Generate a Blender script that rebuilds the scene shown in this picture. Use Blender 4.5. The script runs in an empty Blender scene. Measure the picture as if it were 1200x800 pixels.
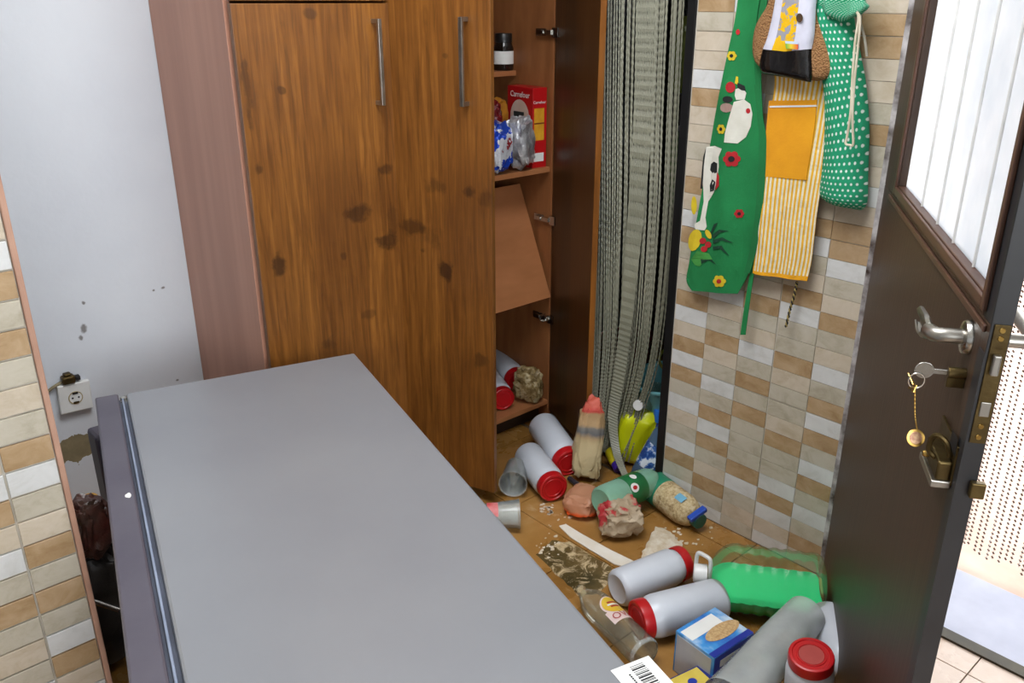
import bpy, bmesh, math, random
from math import sin, cos, pi, radians, atan2, sqrt
from mathutils import Vector, Matrix, Quaternion, noise, geometry

random.seed(7)
scene = bpy.context.scene
COL = scene.collection

# ------------------------------------------------------------------ camera, world, light, exposure
CAM_H = 1.57
PITCH = math.atan(0.398)
cam_data = bpy.data.cameras.new('camera'); cam_data.lens = 30.0; cam_data.sensor_width = 36.0
cam_data.clip_start = 0.02
camera = bpy.data.objects.new('camera', cam_data); COL.objects.link(camera)
camera.location = (0, 0, CAM_H)
camera.rotation_euler = (pi/2 - PITCH, 0, radians(-42))
scene.camera = camera

world = bpy.data.worlds.new('sky_world'); scene.world = world; world.use_nodes = True
bg = world.node_tree.nodes['Background']
bg.inputs['Color'].default_value = (0.93, 0.97, 1.0, 1); bg.inputs['Strength'].default_value = 5.5

def area_light(name, loc, target, sx, sy, power, color):
    d = bpy.data.lights.new(name, 'AREA'); d.shape = 'RECTANGLE'; d.size = sx; d.size_y = sy
    d.energy = power; d.color = color
    o = bpy.data.objects.new(name, d); COL.objects.link(o); o.location = loc
    o.rotation_euler = (Vector(target) - Vector(loc)).to_track_quat('-Z', 'Y').to_euler()
    return o
# area light at an added, unseen window behind the camera, lighting the room
area_light('added_window_light', (-0.55, -2.17, 1.55), (-0.55, 0.0, 1.45), 2.1, 1.25, 60, (0.92, 0.96, 1.0))
# soft top light under an added, unseen roof opening, brightening the room
area_light('added_roof_light', (0.90, 1.20, 2.62), (0.90, 1.20, 0.0), 1.14, 1.14, 36, (0.95, 0.97, 1.0))
vs = scene.view_settings
vs.view_transform = 'Standard'; vs.look = 'None'; vs.gamma = 1.0; vs.use_curve_mapping = False
vs.exposure = -0.08
scene.cycles.use_denoising = True
scene.cycles.max_bounces = 10; scene.cycles.transparent_max_bounces = 24
scene.cycles.sample_clamp_indirect = 6.0
scene.cycles.caustics_reflective = False; scene.cycles.caustics_refractive = False

# ------------------------------------------------------------------ picture rays -> places in the room (x: along the white wall, y: along the tiled wall)
_c, _s = cos(PITCH), sin(PITCH)
_fw = Vector((cos(radians(48)), sin(radians(48)), 0)); _rt = Vector((sin(radians(48)), -cos(radians(48)), 0))
CAM = Vector((0, 0, CAM_H))
def ray(u, v):
    return (u-600)*_rt + (1000*_c+(400-v)*_s)*_fw + Vector((0, 0, -1000*_s+(400-v)*_c))
def pz(u, v, z=0.0):
    r = ray(u, v); return CAM + r*((z-CAM_H)/r.z)
def px(u, v, x):
    r = ray(u, v); return CAM + r*(x/r.x)
def py(u, v, y):
    r = ray(u, v); return CAM + r*(y/r.y)

# ------------------------------------------------------------------ helpers
def lin(c):
    def f(x):
        x /= 255.0
        return x/12.92 if x <= 0.04045 else ((x+0.055)/1.055)**2.4
    return (f(c[0]), f(c[1]), f(c[2]), 1.0)

class NT:
    """small node builder"""
    def __init__(self, name):
        self.m = bpy.data.materials.new(name); self.m.use_nodes = True
        self.t = self.m.node_tree; self.b = self.t.nodes['Principled BSDF']; self.out = self.t.nodes['Material Output']
    def n(self, typ, **kw):
        nd = self.t.nodes.new(typ)
        for k, v in kw.items():
            if k.startswith('_'): setattr(nd, k[1:], v)
            else: nd.inputs[k.replace('__', ' ')].default_value = v
        return nd
    def l(self, a, b): self.t.links.new(a, b)
    def coord(self, kind='Object', scale=(1, 1, 1), rnd=False):
        tc = self.n('ShaderNodeTexCoord'); mp = self.n('ShaderNodeMapping'); mp.inputs['Scale'].default_value = scale
        self.l(tc.outputs[kind], mp.inputs['Vector'])
        if rnd:
            oi = self.n('ShaderNodeObjectInfo'); mu = self.n('ShaderNodeMath', _operation='MULTIPLY'); mu.inputs[1].default_value = 37.0
            self.l(oi.outputs['Random'], mu.inputs[0]); self.l(mu.outputs[0], mp.inputs['Location'])
        return mp.outputs[0]
    def noise(self, vec, scale, detail=4, rough=0.55, dist=0.0):
        nd = self.n('ShaderNodeTexNoise'); nd.inputs['Scale'].default_value = scale; nd.inputs['Detail'].default_value = detail
        nd.inputs['Roughness'].default_value = rough; nd.inputs['Distortion'].default_value = dist
        self.l(vec, nd.inputs['Vector']); return nd.outputs['Fac']
    def ramp(self, fac, stops, interp='LINEAR'):
        r = self.n('ShaderNodeValToRGB'); r.color_ramp.interpolation = interp
        e = r.color_ramp.elements
        while len(e) < len(stops): e.new(0.5)
        for i, (p, c) in enumerate(stops):
            e[i].position = p; e[i].color = lin(c) if len(c) == 3 else c
        self.l(fac, r.inputs[0]); return r.outputs[0]
    def mix(self, fac, a, b, blend='MIX'):
        m = self.n('ShaderNodeMix', _data_type='RGBA', _blend_type=blend)
        for sock, v in ((m.inputs[0], fac), (m.inputs[6], a), (m.inputs[7], b)):
            if hasattr(v, 'is_output'): self.l(v, sock)
            elif isinstance(v, (int, float)): sock.default_value = v
            else: sock.default_value = lin(v) if len(v) == 3 else v
        return m.outputs[2]
    def math(self, op, a, b=0.0, c=None):
        m = self.n('ShaderNodeMath', _operation=op)
        for i, v in enumerate((a, b) if c is None else (a, b, c)):
            if hasattr(v, 'is_output'): self.l(v, m.inputs[i])
            else: m.inputs[i].default_value = v
        return m.outputs[0]
    def sep(self, vec):
        s = self.n('ShaderNodeSeparateXYZ'); self.l(vec, s.inputs[0]); return s.outputs
    def bump(self, h, strength=0.2, dist=0.01):
        b = self.n('ShaderNodeBump'); b.inputs['Strength'].default_value = strength; b.inputs['Distance'].default_value = dist
        self.l(h, b.inputs['Height']); self.l(b.outputs[0], self.b.inputs['Normal'])
    def base(self, v):
        if hasattr(v, 'is_output'): self.l(v, self.b.inputs['Base Color'])
        else: self.b.inputs['Base Color'].default_value = lin(v)
    def set(self, **kw):
        for k, v in kw.items():
            s = self.b.inputs[k.replace('__', ' ')]
            if hasattr(v, 'is_output'): self.l(v, s)
            else: s.default_value = v
        return self

def pmat(name, c1, c2=None, scale=8, rough=0.5, metal=0.0, bump=0.0, bscale=None, spec=0.5, detail=4, stretch=(1, 1, 1), rnd=False, **kw):
    k = NT(name)
    if c2 is None: c2 = tuple(max(0, x*0.88) for x in c1)
    vec = k.coord('Object', stretch, rnd)
    f = k.noise(vec, scale, detail)
    k.base(k.ramp(f, [(0.3, c2), (0.7, c1)]))
    k.set(Roughness=rough, Metallic=metal); k.b.inputs['Specular IOR Level'].default_value = spec
    if bump: k.bump(k.noise(vec, bscale or scale*3, 5), bump)
    k.set(**kw)
    return k.m

def clear_plastic(name, tint=(225, 232, 228), haze=0.12, hazecol=(200, 205, 200), rough=0.08, gloss=1.0):
    k = NT(name); t = k.t
    tr = k.n('ShaderNodeBsdfTransparent'); tr.inputs[0].default_value = lin(tint)
    gl = k.n('ShaderNodeBsdfGlossy'); gl.inputs['Roughness'].default_value = rough
    df = k.n('ShaderNodeBsdfDiffuse'); df.inputs[0].default_value = lin(hazecol)
    m1 = k.n('ShaderNodeMixShader'); vec = k.coord('Object')
    f = k.noise(vec, 14, 4); hz = k.math('MULTIPLY', k.math('ADD', k.math('MULTIPLY', f, 0.5), 0.75), haze)
    k.l(hz, m1.inputs[0]); k.l(tr.outputs[0], m1.inputs[1]); k.l(df.outputs[0], m1.inputs[2])
    lw = k.n('ShaderNodeLayerWeight'); lw.inputs[0].default_value = 0.25
    ff = k.math('MULTIPLY', lw.outputs['Fresnel'], gloss)
    m2 = k.n('ShaderNodeMixShader'); k.l(ff, m2.inputs[0]); k.l(m1.outputs[0], m2.inputs[1]); k.l(gl.outputs[0], m2.inputs[2])
    k.l(m2.outputs[0], k.out.inputs[0])
    return k.m

def tag(o, label, cat, group=None):
    o['label'] = label; o['category'] = cat
    if group: o['group'] = group
    return o

def obj(name, bm, mat, parent=None, smooth=False, bevel=0.0, kind=None):
    me = bpy.data.meshes.new(name)
    bmesh.ops.recalc_face_normals(bm, faces=bm.faces)
    bm.to_mesh(me); bm.free()
    mats = mat if isinstance(mat, (list, tuple)) else [mat]
    for m in mats: me.materials.append(m)
    if smooth:
        me.polygons.foreach_set('use_smooth', [True]*len(me.polygons))
        try: me.set_sharp_from_angle(angle=radians(40))
        except Exception: pass
    o = bpy.data.objects.new(name, me); COL.objects.link(o)
    if parent is not None: o.parent = parent
    if bevel:
        md = o.modifiers.new('bevel', 'BEVEL'); md.width = bevel; md.segments = 2; md.limit_method = 'ANGLE'; md.angle_limit = radians(40)
    if kind: o['kind'] = kind
    return o

def thing(name, label, cat, loc=(0, 0, 0), quat=None, group=None):
    e = bpy.data.objects.new(name, None); COL.objects.link(e); e.empty_display_size = 0.05
    e.location = loc
    if quat is not None: e.rotation_mode = 'QUATERNION'; e.rotation_quaternion = quat
    return tag(e, label, cat, group)

def along(a, b, roll=0.0):
    q = (Vector(b)-Vector(a)).to_track_quat('Z', 'Y')
    return q @ Quaternion((0, 0, 1), roll)

def box(bm, lo, hi, mtx=None, mi=0):
    vs_ = [bm.verts.new((x, y, z)) for x in (lo[0], hi[0]) for y in (lo[1], hi[1]) for z in (lo[2], hi[2])]
    for f in ((0,1,3,2), (4,6,7,5), (0,4,5,1), (2,3,7,6), (0,2,6,4), (1,5,7,3)):
        fc = bm.faces.new([vs_[i] for i in f]); fc.material_index = mi
    if mtx is not None: bmesh.ops.transform(bm, matrix=mtx, verts=vs_)
    return vs_
def boxm(lo, hi, mtx=None):
    bm = bmesh.new(); box(bm, lo, hi, mtx); return bm

def lathe(bm, prof, seg=32, mtx=None, mi=0, ridge=None):
    rings = []
    allv = []
    for k_, (r, z) in enumerate(prof):
        if r < 1e-6: ring = [bm.verts.new((0, 0, z))]
        else:
            ring = []
            for i in range(seg):
                rr = r*(1+(ridge[1] if (ridge and k_ in ridge[0] and i % 2) else 0))
                ring.append(bm.verts.new((rr*cos(2*pi*i/seg), rr*sin(2*pi*i/seg), z)))
        rings.append(ring); allv += ring
    for a, b in zip(rings, rings[1:]):
        for i in range(seg):
            j = (i+1) % seg
            if len(a) == 1 and len(b) == 1: continue
            if len(a) == 1: f = bm.faces.new((a[0], b[i], b[j]))
            elif len(b) == 1: f = bm.faces.new((a[i], b[0], a[j]))
            else: f = bm.faces.new((a[i], b[i], b[j], a[j]))
            f.material_index = mi
    if mtx is not None: bmesh.ops.transform(bm, matrix=mtx, verts=allv)
    return allv
def lathem(prof, seg=32, ridge=None, mtx=None):
    bm = bmesh.new(); lathe(bm, prof, seg, mtx, 0, ridge); return bm

def tube(bm, pts, r, seg=8, closed=False, caps=True):
    pts = [Vector(p) for p in pts]; n = len(pts); rings = []
    prev = None
    for i, p in enumerate(pts):
        if closed: t = pts[(i+1) % n]-pts[(i-1) % n]
        else: t = pts[min(i+1, n-1)]-pts[max(i-1, 0)]
        t.normalize()
        if prev is None:
            a = Vector((0, 0, 1)) if abs(t.z) < 0.9 else Vector((1, 0, 0))
            nrm = t.cross(a).normalized()
        else:
            nrm = (prev - t*prev.dot(t)).normalized()
        prev = nrm; bn = t.cross(nrm)
        rr = r[i] if isinstance(r, (list, tuple)) else r
        rings.append([bm.verts.new(p + rr*(cos(2*pi*k/seg)*nrm + sin(2*pi*k/seg)*bn)) for k in range(seg)])
    m = n if closed else n-1
    for i in range(m):
        a, b = rings[i], rings[(i+1) % n]
        for k in range(seg):
            bm.faces.new((a[k], a[(k+1) % seg], b[(k+1) % seg], b[k]))
    if caps and not closed:
        bm.faces.new(rings[0]); bm.faces.new(rings[-1])
def tubem(pts, r, seg=8, closed=False):
    bm = bmesh.new(); tube(bm, pts, r, seg, closed); return bm

def spline(ctrl, n=24):
    """Catmull-Rom through control points"""
    P = [Vector(p) for p in ctrl]; out = []
    m = len(P)-1
    for i in range(n+1):
        t = i/n*m; k = min(int(t), m-1); f = t-k
        p0, p1, p2, p3 = P[max(k-1, 0)], P[k], P[k+1], P[min(k+2, m)]
        out.append(0.5*((2*p1)+(p2-p0)*f+(2*p0-5*p1+4*p2-p3)*f*f+(3*p1-p0-3*p2+p3)*f**3))
    return out

def prism(bm, pts, depth, mtx=None):
    """polygon in xy extruded along z"""
    a = [bm.verts.new((p[0], p[1], 0)) for p in pts]; b = [bm.verts.new((p[0], p[1], depth)) for p in pts]
    bm.faces.new(a); bm.faces.new(b)
    n = len(pts)
    for i in range(n): bm.faces.new((a[i], a[(i+1) % n], b[(i+1) % n], b[i]))
    if mtx is not None: bmesh.ops.transform(bm, matrix=mtx, verts=a+b)

def lump(size, amp=0.15, freq=2.0, power=0.6, sub=4, seed=0, flat=None, taper=0.0):
    """crumpled soft pack: rounded box with folded surface; size = half extents"""
    bm = bmesh.new(); bmesh.ops.create_icosphere(bm, subdivisions=sub, radius=1.0)
    off = Vector((seed*3.7, seed*1.3, seed*7.1))
    for v in bm.verts:
        d = v.co.normalized()
        q = Vector([math.copysign(abs(c)**power, c) for c in d])
        nz = noise.fractal(d*freq+off, 0.7, 2.0, 4)
        rg = 1-abs(noise.noise(d*freq*1.7+off*2))*2
        q *= 1 + amp*nz + amp*0.5*rg
        v.co = Vector((q.x*size[0], q.y*size[1], q.z*size[2]))
        if taper:
            tp = 1-taper*max(0.0, v.co.z/size[2]*0.5+0.5); v.co.x *= tp; v.co.y *= tp
        if flat is not None and v.co.z < flat: v.co.z = flat + (v.co.z-flat)*0.08
    return bm

def text(body, size, mat, parent, mtx, extrude=0.0002, name='lettering'):
    cu = bpy.data.curves.new('txt', 'FONT'); cu.body = body; cu.size = size; cu.extrude = extrude
    cu.align_x = 'CENTER'; cu.align_y = 'CENTER'; cu.resolution_u = 2
    t = bpy.data.objects.new('txt', cu); COL.objects.link(t)
    bpy.context.view_layer.update()
    me = bpy.data.meshes.new_from_object(t.evaluated_get(bpy.context.evaluated_depsgraph_get()))
    bpy.data.objects.remove(t); bpy.data.curves.remove(cu)
    me.name = name; me.materials.clear(); me.materials.append(mat)
    o = bpy.data.objects.new(name, me); COL.objects.link(o); o.parent = parent; o.matrix_local = mtx
    return o

def struct(o):
    o['kind'] = 'structure'; return o

# ------------------------------------------------------------------ materials
def mk_white_wall():
    k = NT('painted_plaster')
    v = k.coord('Object'); s = k.sep(v)
    base = k.ramp(k.noise(v, 1.6, 5), [(0.3, (196, 200, 207)), (0.7, (210, 214, 219))])
    # plaster laid bare in a flaking belt near the floor
    nz = k.noise(v, 5.0, 6, 0.6)
    h = k.math('ADD', s[2], k.math('MULTIPLY', nz, -0.5))
    low = k.math('LESS_THAN', h, 0.02)
    up = k.math('GREATER_THAN', k.math('ADD', s[2], k.math('MULTIPLY', k.noise(v, 9.0, 5, 0.6), 0.24)), 0.325)
    stain = k.math('MULTIPLY', low, up)
    bare = k.ramp(k.noise(v, 22, 4), [(0.3, (116, 104, 78)), (0.7, (142, 130, 100))])
    c = k.mix(stain, base, bare)
    wob = k.noise(v, 60, 3)
    for (u_, v_, rx, rz) in ((98, 385, 0.010, 0.018), (95, 396, 0.008, 0.010), (98, 355, 0.006, 0.008), (191, 337, 0.007, 0.005), (180, 340, 0.005, 0.004), (208, 445, 0.006, 0.005)):
        q_ = py(u_, v_, 2.715)
        dx = k.math('DIVIDE', k.math('ADD', s[0], -q_.x), rx); dz = k.math('DIVIDE', k.math('ADD', s[2], -q_.z), rz)
        d = k.math('ADD', k.math('SQRT', k.math('ADD', k.math('MULTIPLY', dx, dx), k.math('MULTIPLY', dz, dz))), k.math('MULTIPLY', k.math('ADD', wob, -0.5), 1.5))
        c = k.mix(k.math('MULTIPLY', k.ramp(d, [(0.5, (1, 1, 1, 1)), (1.0, (0, 0, 0, 1))]), 0.8), c, (92, 84, 76))
    k.base(c); k.set(Roughness=0.75); k.bump(k.noise(v, 40, 4), 0.12)
    return k.m
M = {}
M['wall'] = mk_white_wall()
M['plain_wall'] = pmat('pale_paint', (206, 208, 210), (194, 196, 200), 2, 0.8)
M['ceiling'] = pmat('ceiling_paint', (222, 222, 220), (212, 212, 210), 2, 0.85)
M['grout'] = pmat('grout', (206, 200, 188), (176, 168, 152), 12, 0.85)
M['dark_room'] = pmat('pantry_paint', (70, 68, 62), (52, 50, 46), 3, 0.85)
def tile_mat(name, c1, c2, c3):
    k = NT(name)
    v = k.coord('Object', (6, 6, 9), True)
    f = k.noise(v, 2.4, 6, 0.65, 0.6)
    c = k.ramp(f, [(0.28, c3), (0.5, c1), (0.72, c2)])
    v2 = k.coord('Object', (30, 30, 12), True)
    c = k.mix(k.math('MULTIPLY', k.noise(v2, 2.0, 5), 0.25), c, c3)
    k.base(c); k.set(Roughness=0.24); k.bump(k.noise(v, 9, 4), 0.05)
    return k.m
TILE = {'W': tile_mat('tile_white', (214, 214, 212), (222, 222, 220), (198, 197, 192)),
        'G': tile_mat('tile_grey_cream', (192, 184, 166), (202, 195, 180), (170, 160, 140)),
        'C': tile_mat('tile_cream', (203, 190, 170), (212, 200, 184), (186, 170, 146)),
        'B': tile_mat('tile_brown', (178, 150, 114), (194, 168, 136), (154, 124, 88))}
M['trim'] = pmat('tile_edge_trim', (190, 150, 128), (168, 128, 108), 10, 0.5)

def mk_floor():
    k = NT('muddy_floor_tile')
    tc = k.n('ShaderNodeTexCoord'); ge = k.n('ShaderNodeNewGeometry')
    p = ge.outputs['Position']
    f1 = k.noise(p, 3.2, 7, 0.62, 0.4)
    mud = k.ramp(f1, [(0.25, (100, 70, 34)), (0.45, (148, 106, 52)), (0.6, (166, 122, 66)), (0.78, (190, 154, 104))])
    clean = k.ramp(k.noise(p, 4.0, 6), [(0.3, (206, 178, 158)), (0.7, (228, 208, 192))])
    s = k.sep(p)
    # the mud line: silt reaches everything beyond the swing of the door
    e = k.math('ADD', k.math('ADD', s[1], k.math('MULTIPLY', s[0], -0.35)), k.math('MULTIPLY', k.noise(p, 5, 5), 0.35))
    m = k.ramp(e, [(0.02, (0, 0, 0, 1)), (0.14, (1, 1, 1, 1))])
    streak = k.ramp(k.noise(p, 9, 8, 0.7, 1.2), [(0.60, (0, 0, 0, 1)), (0.70, (1, 1, 1, 1))])
    mud = k.mix(k.math('MULTIPLY', streak, 0.55), mud, (196, 170, 130))
    k.base(k.mix(m, clean, mud))
    k.set(Roughness=k.ramp(f1, [(0.35, (0.16,)*3+(1,)), (0.7, (0.5,)*3+(1,))]))
    k.bump(k.noise(p, 30, 5), 0.15)
    return k.m
M['floor'] = mk_floor()
M['joint'] = pmat('floor_joint', (92, 70, 42), (70, 52, 30), 20, 0.8)

def mk_wood(name, W, knots, tone=1.0):
    """varnished knotty pine veneer: door-local x across, z up"""
    k = NT(name)
    v = k.coord('Object'); s = k.sep(v)
    st = k.coord('Object', (22, 22, 1.3))
    g = k.noise(st, 3.0, 7, 0.6, 0.8)
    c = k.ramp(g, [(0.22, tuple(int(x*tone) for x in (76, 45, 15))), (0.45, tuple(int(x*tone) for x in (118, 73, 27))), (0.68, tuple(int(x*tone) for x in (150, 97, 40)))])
    # boards of the veneer, each its own tint
    bw = k.math('FLOOR', k.math('MULTIPLY', s[0], 11.5))
    wn = k.n('ShaderNodeTexWhiteNoise', _noise_dimensions='1D'); k.l(bw, wn.inputs['W'])
    c = k.mix(k.math('MULTIPLY', wn.outputs['Value'], 0.42), c, (92, 52, 18))
    bl = k.noise(v, 2.6, 4); c = k.mix(k.ramp(bl, [(0.45, (0, 0, 0, 1)), (0.75, (0.55, 0.55, 0.55, 1))]), c, (74, 40, 14))
    wob = k.noise(v, 22, 4)
    for (kx, kz, rx, rz, dk) in knots:
        dx = k.math('DIVIDE', k.math('ADD', s[0], -kx), rx); dz = k.math('DIVIDE', k.math('ADD', s[2], -kz), rz)
        d = k.math('SQRT', k.math('ADD', k.math('MULTIPLY', dx, dx), k.math('MULTIPLY', dz, dz)))
        d = k.math('ADD', d, k.math('MULTIPLY', k.math('ADD', wob, -0.5), 2.2))
        f = k.math('MULTIPLY', k.ramp(d, [(0.55, (1, 1, 1, 1)), (1.15, (0, 0, 0, 1))]), dk*0.8)
        c = k.mix(f, c, (38, 20, 8))
    k.base(c); k.set(Roughness=0.38); k.bump(g, 0.06)
    return k.m
# knots read off the two closed doors (x from the left edge, height)
M['wood_1'] = mk_wood('pine_door_wide', 0.485, [(0.06, 0.87, 0.028, 0.045, 0.9), (0.33, 0.99, 0.05, 0.035, 0.75), (0.42, 0.88, 0.05, 0.03, 0.85),
    (0.43, 1.10, 0.03, 0.018, 0.7), (0.27, 0.86, 0.018, 0.022, 0.6), (0.03, 1.15, 0.015, 0.02, 0.7), (0.12, 1.35, 0.012, 0.012, 0.7),
    (0.02, 1.36, 0.012, 0.10, 0.6), (0.20, 0.60, 0.03, 0.03, 0.5), (0.34, 0.66, 0.04, 0.02, 0.5), (0.22, 1.54, 0.02, 0.015, 0.6), (0.45, 0.95, 0.02, 0.06, 0.4)])
M['wood_2'] = mk_wood('pine_door_narrow', 0.345, [(0.18, 0.80, 0.032, 0.042, 0.9), (0.27, 1.05, 0.025, 0.022, 0.8), (0.325, 1.03, 0.03, 0.04, 0.5),
    (0.06, 0.92, 0.06, 0.03, 0.7), (0.15, 1.06, 0.045, 0.03, 0.5), (0.14, 0.90, 0.05, 0.04, 0.3), (0.30, 0.52, 0.03, 0.03, 0.6), (0.10, 0.85, 0.015, 0.015, 0.6), (0.2, 1.43, 0.012, 0.01, 0.5)])
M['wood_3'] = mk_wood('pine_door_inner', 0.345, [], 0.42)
M['wood_edge'] = pmat('wood_edge', (150, 92, 34), (104, 60, 20), 3, 0.4, stretch=(8, 8, 1))
M['carcass'] = pmat('carcass_board', (150, 96, 56), (124, 76, 42), 5, 0.45, stretch=(4, 4, 1))
M['shelf_board'] = pmat('shelf_board', (176, 116, 74), (158, 102, 62), 5, 0.45, stretch=(1, 3, 3))
M['pink_side'] = pmat('pinkish_side_panel', (192, 140, 116), (174, 124, 102), 2.4, 0.42, stretch=(1, 6, 0.4), bump=0.03)
M['dark_brown'] = pmat('plinth_dark', (52, 34, 20), (34, 22, 14), 6, 0.6)
M['steel'] = pmat('brushed_steel', (176, 172, 164), (150, 146, 138), 30, 0.35, 1.0)
M['chrome'] = pmat('nickel', (196, 194, 188), (170, 168, 160), 20, 0.25, 1.0)
M['brass_old'] = pmat('tarnished_brass', (104, 88, 54), (72, 58, 34), 24, 0.42, 0.9, bump=0.1)
M['brass'] = pmat('brass', (186, 152, 84), (150, 118, 60), 20, 0.3, 1.0)
M['fridge'] = pmat('fridge_grey_paint', (140, 142, 146), (134, 136, 141), 3, 0.30, 0.25, bump=0.02, bscale=160)
M['fridge_door'] = pmat('fridge_door_grey', (96, 92, 102), (84, 80, 92), 6, 0.36, 0.3, bump=0.02, bscale=120)
M['gasket'] = pmat('grey_gasket', (70, 76, 90), (54, 58, 70), 12, 0.5)
M['gasket_light'] = pmat('pale_gasket', (142, 152, 172), (120, 130, 150), 12, 0.45)
M['white_plastic'] = pmat('white_plastic', (222, 222, 220), (206, 206, 202), 10, 0.35)
M['white_print'] = pmat('white_print', (232, 232, 228), (222, 222, 218), 10, 0.6)
M['black_print'] = pmat('black_print', (22, 22, 24), (14, 14, 16), 10, 0.6)
M['milky'] = pmat('milky_jar_plastic', (205, 209, 216), (190, 194, 202), 5, 0.32, bump=0.02, Subsurface__Weight=0.0)
M['milky_b'] = pmat('milky_jar_plastic_grey', (188, 194, 206), (172, 180, 194), 5, 0.34)
M['red_lid'] = pmat('red_lid_plastic', (196, 24, 30), (168, 16, 22), 8, 0.35)
M['red_dusty'] = pmat('dusty_red_lid', (172, 70, 62), (150, 48, 44), 14, 0.6)
M['clear'] = clear_plastic('clear_plastic', (248, 251, 249), 0.06)
M['clear_thick'] = clear_plastic('cloudy_clear_plastic', (250, 252, 251), 0.27, (230, 236, 234), 0.12, 1.0)
M['clear_tub'] = clear_plastic('hazy_container_plastic', (250, 252, 251), 0.42, (226, 232, 230), 0.16, 0.9)
M['clear_jug'] = clear_plastic('jug_clear_plastic', (240, 246, 234), 0.06, (176, 182, 156), gloss=0.4)
M['glass_bottle'] = clear_plastic('clear_bottle_plastic', (246, 247, 240), 0.16, (184, 184, 166), 0.06, 0.7)
M['green_pet'] = clear_plastic('pale_green_plastic', (206, 244, 220), 0.45, (176, 234, 204))
M['green_liquid'] = pmat('green_liquid', (58, 240, 166), (50, 232, 154), 4, 0.12)
M['black_frame'] = pmat('black_jamb', (24, 25, 26), (14, 15, 16), 6, 0.4)
M['sill'] = pmat('white_marble_sill', (186, 188, 206), (166, 168, 188), 7, 0.4)
M['ext_ground'] = pmat('exterior_paving', (226, 192, 174), (206, 170, 150), 7, 0.7)
M['ext_wall'] = pmat('exterior_wall', (232, 214, 200), (214, 190, 174), 5, 0.8)

# ------------------------------------------------------------------ the room
TX = 2.069          # face of the tiled wall
TEND = 1.535        # its end at the curtained opening
HY = 0.93           # hinge of the outer door
WY = 2.715          # face of the white wall
# floor: slab + single tiles
bm = boxm((-2.4, -2.3, -0.12), (TX+0.02, WY, -0.006))
floor = struct(obj('floor', bm, M['joint']))
TS = 0.333
proto = None
nx = 0
for ix in range(-2, 7):
    for iy in range(-2, 9):
        x0, y0 = -0.02+ix*TS, -0.18+iy*TS
        x1, y1 = min(x0+TS, TX-0.002), min(y0+TS, WY-0.002)
        if x1-x0 < 0.05 or y1-y0 < 0.05: continue
        full = abs(x1-x0-TS) < 1e-6 and abs(y1-y0-TS) < 1e-6
        g = 0.0015
        if full and proto is not None:
            o = proto.copy(); COL.objects.link(o); o.location = (x0, y0, 0); continue
        b = bmesh.new(); box(b, (g, g, -0.008), (x1-x0-g, y1-y0-g, 0.0))
        o = obj('floor_tile', b, M['floor'], floor, bevel=0.001); o.location = (x0, y0, 0)
        if full: proto = o
bm = boxm((TX+0.02, TEND, -0.12), (3.2, WY, -0.004))
struct(obj('floor_2', bm, M['floor']))

# white wall and the room around the camera
struct(obj('wall_back', boxm((-2.4, WY, 0), (3.2, WY+0.12, 2.6)), M['wall']))
struct(obj('wall_left', boxm((-2.5, -2.4, 0), (-2.4, WY+0.12, 2.6)), M['plain_wall']))
bmw = bmesh.new()
for lo, hi in (((-2.4, -2.4, 0), (-1.65, -2.25, 2.6)), ((0.55, -2.4, 0), (TX+0.3, -2.25, 2.6)), ((-1.65, -2.4, 0), (0.55, -2.25, 0.9)), ((-1.65, -2.4, 2.2), (0.55, -2.25, 2.6))):
    box(bmw, lo, hi)
struct(obj('wall_behind', bmw, M['plain_wall']))
wf = bpy.data.objects.new('added_window_1', None); COL.objects.link(wf); struct(wf)  # added window, never in view, that holds the light from behind
for lo, hi in (((-1.65, -2.36, 0.9), (0.55, -2.30, 0.95)), ((-1.65, -2.36, 2.15), (0.55, -2.30, 2.2)), ((-1.65, -2.36, 0.95), (-1.60, -2.30, 2.15)), ((0.50, -2.36, 0.95), (0.55, -2.30, 2.15)), ((-0.575, -2.36, 0.95), (-0.525, -2.30, 2.15))):
    obj('added_window_frame', boxm(lo, hi), M['white_plastic'], wf)
bmc = bmesh.new()
for lo, hi in (((-2.5, -2.4, 2.6), (0.3, WY+0.12, 2.7)), ((1.5, -2.4, 2.6), (3.3, WY+0.12, 2.7)), ((0.3, -2.4, 2.6), (1.5, 0.6, 2.7)), ((0.3, 1.8, 2.6), (1.5, WY+0.12, 2.7))): box(bmc, lo, hi)
struct(obj('ceiling', bmc, M['ceiling']))
rl = bpy.data.objects.new('added_window_2', None); COL.objects.link(rl); struct(rl)  # frame of the added roof opening, out of view, around the top light
for lo, hi in (((0.3, 0.6, 2.58), (1.5, 0.63, 2.72)), ((0.3, 1.77, 2.58), (1.5, 1.8, 2.72)), ((0.3, 0.63, 2.58), (0.33, 1.77, 2.72)), ((1.47, 0.63, 2.58), (1.5, 1.77, 2.72))):
    obj('added_window_frame', boxm(lo, hi), M['white_plastic'], rl)

def place_bricks(parent, cells, w, h, axis, plane, depth=0.0022, gap=0.0006):
    """cells: (a0, a1, z0, z1, class); one object per brick, meshes shared by size and class"""
    cache = {}
    for (a0, a1, z0, z1, cl) in cells:
        key = (round(a1-a0, 3), round(z1-z0, 3), cl)
        if key in cache:
            o = cache[key].copy(); COL.objects.link(o)
        else:
            b = bmesh.new(); hw, hh = (a1-a0)/2-gap, (z1-z0)/2-gap
            if axis == 'x': box(b, (-depth, -hw, -hh), (0.003, hw, hh))
            else: box(b, (-hw, -depth, -hh), (hw, 0.003, hh))
            o = obj('brick', b, TILE[cl], parent, bevel=0.0008); cache[key] = o
        c = ((a0+a1)/2, (z0+z1)/2)
        o.location = (plane, c[0], c[1]) if axis == 'x' else (c[0], plane, c[1])

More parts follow.
